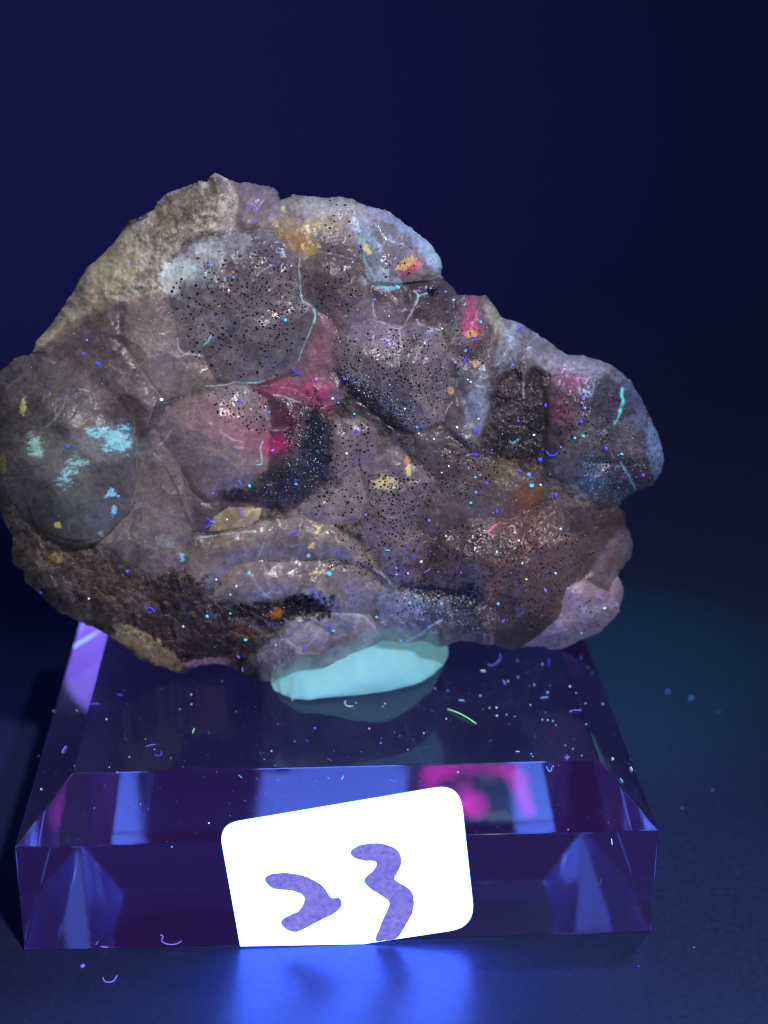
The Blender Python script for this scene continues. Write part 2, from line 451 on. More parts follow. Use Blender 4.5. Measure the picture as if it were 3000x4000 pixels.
region('crystal', Vv((-45,560),(0,520),(30,494),(60,478),(105,472),(150,488),(190,524),(240,558),(290,608),(318,638),(332,690),(334,740),(324,802),(302,862),(272,902),(232,934),(190,942),(140,930),(100,905),(70,870),(30,832),(-5,790),(-45,700)),
       1.4, 3.4, 130, 0.1, 0.0, 0.04, (86,82,82), (66,62,64), 0.45, 4, 'smoky translucent crystal with pale cyan flakes at the left', 0.22, 0.7, 1)

STEP = 2.9
RIM_P0 = np.array([0.0, 0.0215, 0.0165]); RIM_N = np.array([0.0, 1.0, -0.10])
def rim_point(U, V):
    return on_plane(U, V, RIM_P0, RIM_N)

def dome(s):
    q = np.clip(s/330.0, 0, 1)
    return 7.0*np.sqrt(np.clip(1-(1-q)**2, 0, 1))

gu = np.arange(-70, 2610, STEP); gv = np.arange(660, 2680, STEP)
GU, GV = np.meshgrid(gu, gv)
# silhouette distance on a coarse grid, then interpolated
_cs = 4
def sil_dist(U, V):
    w = 5.0
    return sdist(SIL, U+w*fbm(U, V, 26, 5, 3), V+w*fbm(U, V, 26, 8, 3))
SD = sil_dist(GU, GV)
LAB = np.full(GU.shape, -1, int)
LAB[SD > 0] = 0
BOX = {}
for i, r in enumerate(R):
    P = np.array(r['poly'])
    j0 = max(0, int((P[:, 0].min()-40-gu[0])/STEP)); j1 = min(len(gu), int((P[:, 0].max()+40-gu[0])/STEP)+2)
    i0 = max(0, int((P[:, 1].min()-40-gv[0])/STEP)); i1 = min(len(gv), int((P[:, 1].max()+40-gv[0])/STEP)+2)
    sl = (slice(i0, i1), slice(j0, j1))
    U = GU[sl]; V = GV[sl]
    if i == 0:
        S = SD[sl]
    else:
        w = r['warp']
        wu = w*fbm(U, V, 60, 40+i, 3)+0.35*w*fbm(U, V, 14, 50+i, 2)
        wv = w*fbm(U, V, 60, 90+i, 3)+0.35*w*fbm(U, V, 14, 99+i, 2)
        S = sdist(r['poly'], U+wu, V+wv)
        m = (S > 0) & (SD[sl] > 0)
        LAB[sl][m] = i
    BOX[i] = (sl, S)

def box_blur(A, rad):
    def one(B, ax):
        n = B.shape[ax]
        C = np.cumsum(B, axis=ax)
        C = np.concatenate([np.zeros_like(np.take(C, [0], ax)), C], ax)
        hi = np.minimum(np.arange(n)+rad+1, n); lo = np.maximum(np.arange(n)-rad, 0)
        return np.take(C, hi, ax)-np.take(C, lo, ax)
    return one(one(A, 0), 1)

HARD = np.zeros(GU.shape, int)
for i, r in enumerate(R):
    if r['hard']: HARD[LAB == i] = r['hard']
INSIDE = LAB >= 0
def soft_fields(A, rad, times=2):
    """smooth a field over the rock without crossing the outlines of the hard-edged crystals"""
    A = A if A.ndim == 3 else A[..., None]
    out = np.zeros_like(A); wsum = np.zeros(GU.shape)
    for h in np.unique(HARD):
        m = (INSIDE & (HARD == h)).astype(float)
        B = A*m[..., None]; W = m.copy()
        for _ in range(times):
            B = box_blur(B, rad); W = box_blur(W, rad)
        v = B/np.maximum(W, 1e-9)[..., None]
        out += np.where(m[..., None] > 0, v, 0)
        if h == 0: fill = v
    out = np.where(INSIDE[..., None], out, fill)
    return out[..., 0] if out.shape[-1] == 1 else out

LOW = np.zeros(GU.shape); RGH = np.zeros(GU.shape); GRV = np.zeros(GU.shape); GLS = np.zeros(GU.shape)
for i, r in enumerate(R):
    sl, S = BOX[i]
    m = LAB[sl] == i
    U = GU[sl][m]; V = GV[sl][m]; S = S[m]
    P = np.array(r['poly']); cx, cyy = P.mean(axis=0)
    q = np.clip(S/(r['bw']/0.61444), 0, 1)
    loc = r['lift']*r['ls'] + 0.85*r['bulge']*(1-(1-q)**2)
    loc = loc + 0.4*np.clip(r['tx']*(U-cx)/100.0, -1.2, 1.2) + 0.4*np.clip(r['ty']*(V-cyy)/100.0, -1.2, 1.2)
    if r['name'] not in ('matrix', 'crust', 'cavity'):
        # flat cleavage facets: each cell of a large warped cell pattern takes its own tilt
        d1, d2, val = worley(U+30*fbm(U, V, 120, 30+i), V+30*fbm(U, V, 120, 31+i), 230, 61+i)
        a = val*2*math.pi*3
        loc = loc + 0.20*(np.cos(a)*np.sin(U/150.0+i)+np.sin(a)*np.cos(V/150.0))*np.clip((d2-d1)*4, 0, 1)
    LOW[sl][m] = loc; RGH[sl][m] = r['rough']; GLS[sl][m] = r['gloss']
    GRV[sl][m] = r['groove']*np.exp(-np.clip(S, 0, None)/8.0)
LOW = soft_fields(LOW, 2); RGH = soft_fields(RGH, 4); GLS = soft_fields(GLS, 3)
_d1, _d2, _v1 = worley(GU+9*fbm(GU, GV, 40, 3), GV+9*fbm(GU, GV, 40, 4), 52, 11)
_e1, _e2, _v2 = worley(GU+5*fbm(GU, GV, 18, 3), GV, 21, 12)
CRAG = 0.5*(_v1-0.5)+0.26*np.sqrt(np.clip(_d2-_d1, 0, 1))+0.20*(_v2-0.5)
ROUGH = 1.4*fbm(GU, GV, 60, 70, 5, 0.6)+0.35*fbm(GU, GV, 11, 71, 3, 0.7)
cr = np.clip((RGH-0.13)/0.15, 0, 1)
# conchoidal fracture: shallow scoops that meet in crisp ridges, strong in some places and absent in others
_wx = 26*fbm(GU, GV, 90, 600, 3); _wy = 26*fbm(GU, GV, 90, 601, 3)
A1, A2, AV = worley((GU+_wx)*0.92+(GV+_wy)*0.39, -(GU+_wx)*0.39*1.25+(GV+_wy)*0.92*1.25, 165, 610)
B1, B2, BV = worley((GU+_wx)*0.8-(GV+_wy)*0.6, (GU+_wx)*0.6*1.3+(GV+_wy)*0.8*1.3, 74, 611)
D1, D2, DV = worley(GU+0.5*_wx, GV+0.5*_wy, 33, 612)
MA = np.clip(0.55+1.3*fbm(GU, GV, 260, 620, 3), 0.12, 1); MB = np.clip(0.35+1.8*fbm(GU, GV, 200, 621, 3), 0, 1); MD = np.clip(0.2+1.9*fbm(GU, GV, 160, 622, 3), 0, 1)
FRACT = MA*0.62*A1**2 + MB*0.34*B1**2 + MD*0.13*D1**2
ZF = FRACT*np.where(HARD == 1, 0.6, 1.0) + LOW - GRV + RGH*ROUGH + cr*(CRAG+0.7*fbm(GU, GV, 130, 21, 4)) + 0.05*fbm(GU, GV, 34, 72, 4, 0.6)
ZF = dome(np.clip(SD, 0, None)) + ZF*np.clip(SD/60.0, 0, 1)

# ---------------------------------------------------------------- colours of the rock
PATCH = []   # (kind, centre/extent, colour, strength)
def blob(cx, cy_, rx, ry, ang, col, k, soft=0.5, nz=0.5, ns=40, emit=0.0, only=None):
    PATCH.append((cx, cy_, rx, ry, math.radians(ang), srgb(*col), k, soft, nz, ns, emit, only))
def vb(x, y, *a, **k):
    blob(x/0.61444, y/0.61444+600, *a, **k)

# pink fluorescence
PINK = (226, 30, 120)
blob(1235,1525,48,42,20,(172,46,116),.7,1.3,.8,18,emit=.12)
blob(1150,1520,85,34,8,(132,56,92),.5,1.4,1.0,20,emit=.04)
blob(1065,1530,70,40,-10,(128,60,90),.45,1.2,.8,30,emit=.02)
blob(1250,1580,50,40,40,(132,52,90),.5,1.2,.8,30,emit=.02)
blob(1075,1735,58,40,-20,(158,44,100),.75,1.2,.7,22,emit=.09)
blob(1120,1640,70,70,0,(92,36,62),.5,1.1,.7,30)
blob(930,1690,110,60,30,(140,80,96),.5,1.1,.5,60)
blob(1250,1380,60,170,15,(116,76,86),.5,1.2,.4,60)
blob(1838,1225,30,60,5,(152,68,108),.75,.9,.7,24,emit=.05)
blob(1848,1300,34,34,0,(160,54,96),.6,.8,.5,30,emit=.05)
blob(2232,1490,75,60,25,(126,66,96),.65,1.2,.8,30,emit=.03)
blob(2190,1600,45,45,-30,(132,68,104),.65,1.2,.8,30,emit=.03)
blob(1600,1050,45,22,-20,(190,90,110),.6,.7,.4,30)
blob(2080,2060,150,100,0,(104,70,70),.4,1.1,.6,60)
blob(1930,2350,40,160,10,(116,82,76),.4,1.1,.6,40)
blob(2200,2250,220,160,0,(96,70,68),.4,.9,.5,70)
# grey blue frosted films, and blue rim light painted along the upper right edges
blob(700,1055,75,40,-12,(176,204,220),.95,.45,.5,22)
blob(840,985,150,55,-18,(150,158,164),.75,.7,.6,28)
blob(665,1110,40,34,0,(170,186,184),.85,.5,.4,20)
blob(760,1080,110,30,0,(150,160,166),.6,.7,.6,20)
blob(1300,820,180,42,8,(150,152,154),.5,.8,.7,30)
blob(1450,980,40,110,-20,(138,166,190),.6,.7,.6,24)
blob(1480,1090,80,40,10,(140,166,182),.6,.7,.6,24)
blob(1690,985,34,100,-30,(140,168,214),.8,.6,.4,24)  # blue rim light painted onto the crystal's outer edge
blob(1560,850,150,34,28,(128,140,170),.7,.7,.5,28)
blob(1640,930,90,30,40,(126,140,172),.7,.7,.5,28)
blob(1990,1350,40,90,20,(134,150,172),.6,.7,.7,22)
blob(1870,1560,45,120,10,(118,130,150),.7,.7,.6,30)
blob(1930,1240,24,80,-25,(140,142,128),.6,.7,.6,26)
blob(2220,1430,170,40,15,(124,122,140),.6,.8,.5,34)
blob(2470,1560,34,140,-20,(74,92,130),.6,.7,.6,30)
blob(2560,1780,30,120,-10,(86,110,150),.7,.6,.6,24)
blob(2330,1880,90,60,0,(66,86,116),.7,.7,.8,18)
blob(2050,1240,80,30,20,(112,116,140),.6,.8,.5,30)
blob(1480,1270,120,90,0,(110,102,124),.5,.9,.5,40)
blob(1560,2360,90,70,0,(118,122,146),.5,.8,.7,20)
# dark veins and dark films, and shade painted into one slot
blob(1010,960,150,90,-10,(70,66,78),.5,.9,.6,60)
blob(940,1130,220,120,30,(86,80,88),.45,.9,.8,30)
blob(1080,1010,110,50,20,(62,54,66),.6,.8,.6,40)
blob(1245,1720,52,170,-8,(20,26,40),.85,.6,.55,16)
blob(1150,1890,150,62,-10,(40,36,50),.85,.7,.5,24)
blob(930,1935,90,26,0,(34,30,42),.9,.6,.4,24)  # slot shade painted dark under the central crystal
blob(1420,1560,150,34,42,(34,30,40),.85,.7,.7,14)
blob(1540,1660,90,30,38,(34,34,44),.8,.7,.7,14)
blob(1400,1000,220,60,15,(70,60,66),.5,.9,.7,50)
blob(1690,1160,110,80,0,(46,36,44),.6,.9,.6,40)
blob(1690,1140,22,20,0,(14,8,14),.95,.5,.2,20)
blob(1300,1060,110,110,0,(70,58,64),.5,.9,.7,40)
blob(1930,1420,110,120,0,(60,50,52),.5,.9,.8,26)
blob(2110,1640,110,190,0,(36,30,36),.7,.8,.8,18)
blob(2000,1540,90,90,0,(50,42,46),.6,.8,.8,18)
blob(2360,1570,120,90,0,(40,38,50),.75,.8,.6,24)
blob(2440,1880,90,60,0,(44,44,60),.7,.8,.8,16)
blob(2320,2030,120,60,0,(46,34,42),.7,.9,.5,30)
blob(1900,2420,170,90,0,(52,44,46),.6,.9,.7,20)
blob(1780,2180,200,90,-10,(50,40,44),.55,.9,.8,24)
blob(1820,2330,60,60,0,(16,18,26),.8,.6,.6,12)
blob(1700,2310,120,24,8,(14,14,22),.9,.6,.7,14)
blob(490,1640,90,95,0,(56,46,52),.8,.5,.4,40)
blob(430,1350,50,60,-30,(66,54,56),.6,.7,.5,30)
blob(380,1215,50,60,-30,(70,58,50),.7,.6,.8,18)
blob(1180,2360,110,34,-12,(14,9,12),1.0,.5,.55,22)
blob(1000,2395,190,34,2,(18,12,14),.95,.5,.55,22)
blob(1250,2385,50,30,10,(16,10,12),.95,.5,.8,14)
blob(700,2310,120,60,0,(34,26,24),.8,.7,.9,18)
blob(700,2480,200,90,10,(40,32,30),.7,.8,.9,26)
blob(900,2520,170,70,0,(34,26,26),.7,.8,.9,22)
blob(420,2260,200,80,25,(66,54,46),.5,.9,.8,30)
blob(280,2170,160,80,20,(60,50,46),.5,.9,.8,30)
blob(1080,2395,24,20,0,(120,74,34),.95,.5,.6,8)
blob(950,2470,60,40,40,(70,42,24),.7,.6,.8,8)
blob(720,2585,40,26,-40,(18,16,20),.95,.5,.3,16)
# tan and golden, and glow halos painted around the cyan flakes
blob(590,2545,120,44,32,(146,128,98),.85,.6,.6,20)
blob(490,2480,50,40,30,(150,136,108),.8,.6,.6,16)
blob(800,2590,90,18,-5,(150,120,124),.8,.6,.4,20)
blob(450,1060,120,70,-45,(150,142,116),.6,.8,.6,50)
blob(330,1200,160,50,-45,(130,124,108),.5,.8,.6,50)
blob(740,800,130,100,-30,(62,58,52),.65,.9,.9,22)
blob(640,900,120,60,-40,(80,74,64),.5,.9,.9,18)
blob(430,1720,120,66,0,(112,128,134),.45,1.1,.6,30)  # soft painted halos around the cyan flakes begin here
blob(270,1830,90,90,-40,(104,116,118),.4,1.1,.7,30)
blob(140,1740,70,70,0,(110,118,110),.45,1.1,.7,30)
blob(300,2000,160,110,0,(80,86,86),.4,1.1,.8,26)
blob(860,730,40,44,0,(74,66,66),.7,.7,.5,20)
blob(1170,945,80,40,25,(138,116,74),.75,.6,.6,26)
blob(1190,880,120,40,0,(140,130,100),.5,.8,.8,18)
blob(1590,1028,46,17,-32,(176,142,92),.85,.4,.5,14)

blob(1596,1840,10,24,0,(200,176,100),.9,.5,.6,8)
blob(1590,1800,10,16,0,(190,140,80),.8,.6,.4,10)

blob(1840,1305,26,14,0,(196,138,76),.8,.6,.4,14)
blob(1760,1525,12,16,0,(190,146,100),.8,.6,.4,14)
blob(1860,1420,14,14,0,(190,140,86),.8,.6,.4,14)
blob(2060,1940,50,40,-20,(110,74,44),.6,.8,.9,18)
blob(1980,1850,90,50,0,(92,80,56),.5,.9,.6,30)




blob(870,2110,30,14,0,(120,100,60),.5,.6,.5,12)
blob(90,1590,12,34,5,(150,160,96),.85,.6,.5,10)
blob(226,2050,16,10,25,(214,206,110),.95,.5,.6,8)
blob(10,1810,14,40,0,(120,110,70),.8,.6,.4,14)
blob(220,2180,24,20,0,(140,122,74),.6,.6,.8,12)
blob(1040,2270,110,30,0,(112,100,108),.4,.8,.3,30)
# hazy light centre of the mauve crystal
blob(850,1640,150,90,0,(132,110,116),.45,.9,.3,60)
blob(700,1890,120,110,0,(88,78,78),.5,.9,.3,60)

FLAKE = [  # polygons of cyan cleavage flakes, sheen painted in, and painted yellow glints, with break-up threshold
    ([(330,1680),(400,1668),(505,1652),(514,1690),(512,1740),(500,1778),(455,1770),(405,1760),(390,1725),(352,1712)], (110,212,240), -0.12, 16, .10),
    ([(95,1720),(120,1690),(160,1700),(180,1750),(170,1790),(135,1800),(105,1770)], (150,206,196), 0.02, 13, .04),
    ([(265,1780),(300,1770),(342,1800),(330,1830),(290,1850),(280,1890),(245,1912),(214,1895),(225,1860),(250,1830)], (140,206,216), -0.05, 13, .06),
    ([(408,1945),(425,1918),(432,1908),(458,1922),(462,1935),(420,1943)], (96,196,238), -0.9, 12, .14),
    ([(432,1998),(442,1972),(456,1975),(456,2010),(440,2022)], (96,186,236), -0.5, 9, .14),
    ([(700,2160),(716,2160),(722,2185),(706,2190),(698,2180)], (120,206,226), -0.9, 9, .1),
    ([(600,2090),(640,2080),(690,2120),(700,2150),(660,2150),(610,2120)], (120,126,130), 0.1, 13, 0),
    ([(385,2080),(400,2074),(410,2090),(395,2098)], (120,150,150), -0.5, 9, .02),
    ([(1445,1872),(1470,1858),(1520,1850),(1556,1866),(1548,1890),(1520,1920),(1480,1910),(1448,1908)], (196,178,122), -0.30, 12, .03),
    ([(1222,2045),(1240,2040),(1262,2050),(1250,2090),(1232,2082)], (206,190,100), 0.0, 9, .05),
    ([(1200,2122),(1228,2116),(1226,2140),(1206,2150)], (206,176,90), 0.0, 9, .05),
    ([(1206,2245),(1226,2228),(1262,2226),(1250,2240),(1220,2248)], (204,186,96), -0.05, 9, .05),
    ([(1222,2268),(1256,2262),(1240,2284)], (170,150,90), 0.1, 9, 0),
    ([(1413,935),(1428,948),(1452,990),(1430,985),(1420,970),(1416,950)], (236,226,110), -0.4, 9, .12),
    ([(1100,805),(1112,800),(1118,830),(1104,828)], (214,206,110), -0.4, 9, .06),
    ([(1190,880),(1206,872),(1214,905),(1196,915)], (220,200,120), -0.4, 9, .06),
    ([(1180,950),(1192,948),(1190,968),(1180,966)], (226,186,90), -0.9, 9, .08),
    ([(1236,955),(1246,952),(1248,966),(1238,966)], (216,190,80), -0.9, 9, .06),
    ([(1158,890),(1168,886),(1170,905),(1160,908)], (220,200,120), -0.9, 9, .06),
    ([(1225,872),(1262,862),(1250,885),(1228,890)], (170,160,110), -0.1, 9, .0),
]

LINES = []   # thin mineral veins flush with the surface, painted crevice shade and rim light: photo polyline, half width px, colour, strength
def paint_line(z, pts_, w, col, k=0.8, em=0.0): LINES.append((resample(zp(z, pts_), 5), w, srgb(*col), k, em))
def resample(P, k=4):
    P = np.asarray(P, float)
    t = np.linspace(0, len(P)-1, (len(P)-1)*k+1)
    out = []
    for q in t:     # catmull-rom
        i = min(int(q), len(P)-2); f = q-i
        p0 = P[max(i-1, 0)]; p1 = P[i]; p2 = P[i+1]; p3 = P[min(i+2, len(P)-1)]
        out.append(0.5*((2*p1)+(-p0+p2)*f+(2*p0-5*p1+4*p2-p3)*f*f+(-p0+3*p1-3*p2+p3)*f**3))
    return np.array(out)
Z = {2: (500,650,1.843), 3: (1200,700,1.843), 4: (1800,1100,1.843), 5: (500,1350,1.843), 6: (1300,1500,1.843), 7: (1800,1800,1.843),
     8: (0,1950,1.843), 1: (0,1300,1.843), 'b1': (700,2000,1.659), 'b2': (0,2400,1.659), 'b3': (1000,2400,1.659), 'b4': (1900,2400,1.659),
     'b5': (0,3000,1.659), 'b7': (1800,3000,1.659)}
def zp(z, pts_):
    x0, y0, sc = Z[z]
    return np.array([(x0+x/sc, y0+y/sc) for x, y in pts_], float)
GREY = (168, 170, 178); CYN = (140, 205, 226); DRK = (34, 28, 32)
paint_line(2, [(1238,660),(1232,740),(1242,860),(1245,930),(1265,975),(1310,1000),(1340,1035),(1345,1090),(1320,1165),(1290,1240),(1255,1320),(1230,1400)], 3.0, (150,192,206), .65, .03)
paint_line(2, [(1265,975),(1310,1000),(1340,1035),(1345,1090),(1325,1150)], 4.0, (140,204,224), .8, .07)
paint_line(2, [(355,1235),(362,1300),(390,1340),(450,1355),(520,1358)], 3.0, GREY, .7)
paint_line(2, [(545,1290),(575,1250),(600,1220)], 4.0, CYN, .8, .05)
paint_line(2, [(560,1580),(680,1575),(790,1550),(900,1555),(985,1545),(1060,1510)], 3.2, GREY, .7)
paint_line(2, [(800,1552),(900,1556),(985,1546)], 3.6, CYN, .7)
paint_line(2, [(0,1330),(80,1440),(160,1560),(230,1659)], 3.4, (150,130,122), .7)
paint_line(1, [(900,110),(980,220),(1060,350),(1130,430),(1190,500)], 3.6, (150,130,122), .6)
paint_line(3, [(770,805),(800,840),(775,910),(740,980),(700,1050),(660,1075),(600,1060),(520,1020)], 3.6, GREY, .75)
paint_line(3, [(800,840),(830,830),(860,825)], 3.2, CYN, .8)
paint_line(3, [(470,890),(480,960),(500,1000)], 3.2, GREY, .7)
paint_line(3, [(665,1080),(668,1150),(690,1240)], 3.0, GREY, .5)
paint_line(3, [(395,440),(392,500),(410,580),(450,650),(490,720),(520,765),(580,780),(640,765)], 6.0, (140,166,186), .6)
paint_line(3, [(520,765),(580,780),(640,765)], 3.2, CYN, .7)
paint_line(3, [(380,240),(430,300),(520,370),(620,450),(720,490)], 2.6, GREY, .4)
paint_line(3, [(700,450),(760,510),(800,560),(850,640)], 3.0, DRK, .5)
paint_line(5, [(830,275),(880,340),(930,400),(980,470),(1015,550),(1030,600)], 3.0, (150,140,134), .7)
paint_line(5, [(840,280),(875,330),(905,370)], 2.6, DRK, .6)
paint_line(5, [(1030,605),(1080,608),(1140,605)], 3.6, GREY, .7)
paint_line(5, [(970,690),(952,750),(962,800),(962,850),(930,858)], 3.4, CYN, .8, .05)
paint_line(5, [(1060,355),(1120,365),(1170,385),(1240,410)], 3.2, GREY, .7)
paint_line(5, [(645,610),(700,640),(760,680),(830,690)], 3.4, (176,176,200), .6)
paint_line(5, [(770,725),(800,735),(830,735)], 6.0, GREY, .6)
paint_line(5, [(240,830),(290,910),(320,960),(360,1060),(400,1180),(450,1290),(490,1400)], 4.0, DRK, .7)
paint_line(5, [(130,670),(200,760),(240,830)], 3.6, DRK, .4)
paint_line(5, [(180,770),(240,830)], 3.6, GREY, .3)
paint_line(5, [(250,1010),(300,1060),(330,1060)], 4.0, GREY, .3)
paint_line(5, [(350,960),(480,1080),(600,1170),(660,1170)], 3.4, (130,118,116), .5)
paint_line(5, [(490,1390),(640,1365),(800,1345),(930,1330)], 3.2, GREY, .6)
paint_line(5, [(1065,1240),(1100,1290)], 3.0, GREY, .7)
paint_line(5, [(950,1550),(1100,1550),(1250,1548),(1400,1545)], 3.2, DRK, .6)
paint_line(4, [(1165,770),(1158,820),(1168,860),(1155,900),(1148,935)], 6.5, (80,196,186), .9, .25)
paint_line(4, [(1148,935),(1130,990),(1105,1025)], 3.5, (80,170,176), .7, .05)
paint_line(4, [(1150,1300),(1190,1360),(1220,1420),(1255,1490)], 4.0, CYN, .5)
paint_line(4, [(440,640),(455,720),(450,790),(460,835)], 4.5, GREY, .5)
paint_line(4, [(350,1150),(380,1160),(420,1125)], 4.5, CYN, .6)
paint_line(4, [(870,1300),(960,1320),(1060,1310)], 5.0, (90,120,150), .6)
paint_line(4, [(930,1380),(945,1480),(900,1550)], 5.0, (80,110,140), .6)
paint_line(4, [(280,255),(350,275),(430,300),(500,350),(600,410),(700,485),(770,525),(880,525)], 4.0, (130,150,180), .5)  # rim light painted along the upper right outline
paint_line(4, [(950,550),(1060,590),(1150,650),(1220,710)], 4.0, (130,150,170), .5)  # same painted rim light, further along the outline
paint_line(4, [(1390,1040),(1440,1180),(1455,1280),(1430,1400)], 5.0, (100,130,170), .6)  # painted rim light down the right outline
paint_line(6, [(860,130),(820,190),(790,260)], 3.4, GREY, .6)
paint_line(6, [(110,60),(200,140),(320,220),(420,290),(500,310)], 7.0, DRK, .6)
paint_line(6, [(540,470),(600,590),(680,660),(710,690)], 4.5, DRK, .7)
paint_line(6, [(815,340),(820,420),(860,490),(930,480)], 4.0, DRK, .6)
paint_line(6, [(190,510),(200,600),(260,660),(330,650)], 4.0, DRK, .6)
paint_line(6, [(0,1040),(100,1090),(200,1180),(280,1290)], 4.0, DRK, .5)
paint_line(6, [(0,1290),(120,1295),(220,1315),(300,1360),(370,1400)], 4.5, DRK, .8)
paint_line(6, [(300,1330),(370,1380),(430,1450)], 3.6, GREY, .5)
paint_line('b1', [(860,500),(900,545),(935,590)], 4.5, (116,106,200), .7, .1)
paint_line('b1', [(985,655),(1080,660),(1180,670),(1240,720),(1300,800)], 3.2, GREY, .7)
paint_line('b1', [(110,165),(300,145),(500,130)], 3.0, GREY, .5)
paint_line('b1', [(110,165),(110,210)], 3.0, GREY, .5)
paint_line('b1', [(1470,840),(1560,795),(1620,745),(1690,705)], 4.4, (176,184,210), .8)
paint_line('b1', [(460,400),(540,520),(600,560)], 3.4, GREY, .4)
paint_line('b1', [(550,200),(510,300),(450,360)], 3.4, GREY, .35)
paint_line('b1', [(660,800),(770,880),(850,850),(960,680)], 3.2, (170,166,170), .5)
paint_line('b1', [(870,850),(950,780),(1010,710)], 3.2, (110,100,104), .5)
paint_line('b1', [(1300,560),(1330,545),(1380,530)], 5.0, (150,160,180), .5)
# outline of the smoky left crystal: crevice shade painted as a dark line, a thin pale one beside it
paint_line(1, [(215,150),(300,140),(400,165),(480,210),(560,280),(650,330),(760,390),(870,470),(930,560)], 6.0, (44,34,40), .75)
paint_line(1, [(600,300),(690,350),(790,410),(860,460)], 2.8, (120,116,84), .4)
paint_line(1, [(965,620),(985,850),(985,1100),(975,1220)], 3.0, (118,112,110), .45)
paint_line(1, [(975,1220),(940,1280),(900,1330)], 6.0, (34,28,30), .8)
paint_line(1, [(1000,1180),(940,1300),(860,1390),(760,1470),(620,1510)], 4.0, (128,122,116), .4)
paint_line(1, [(600,1500),(480,1490),(300,1420),(240,1350),(190,1230)], 5.0, (34,28,28), .7)
paint_line(1, [(470,500),(430,570),(380,640),(310,690)], 5.0, (130,128,122), .45)
paint_line(1, [(0,500),(60,490),(160,470)], 3.0, (120,112,110), .35)
paint_line(1, [(570,405),(620,408)], 4.0, (150,140,120), .6)
paint_line(1, [(50,400),(120,340),(180,310)], 7.0, (118,100,100), .4)
paint_line(1, [(320,185),(390,215)], 7.0, (150,144,138), .5)
paint_line(1, [(1080,730),(1180,640),(1220,540)], 7.0, (112,98,124), .6)
paint_line(1, [(1230,700),(1200,760),(1160,800)], 5.0, (150,146,140), .6)

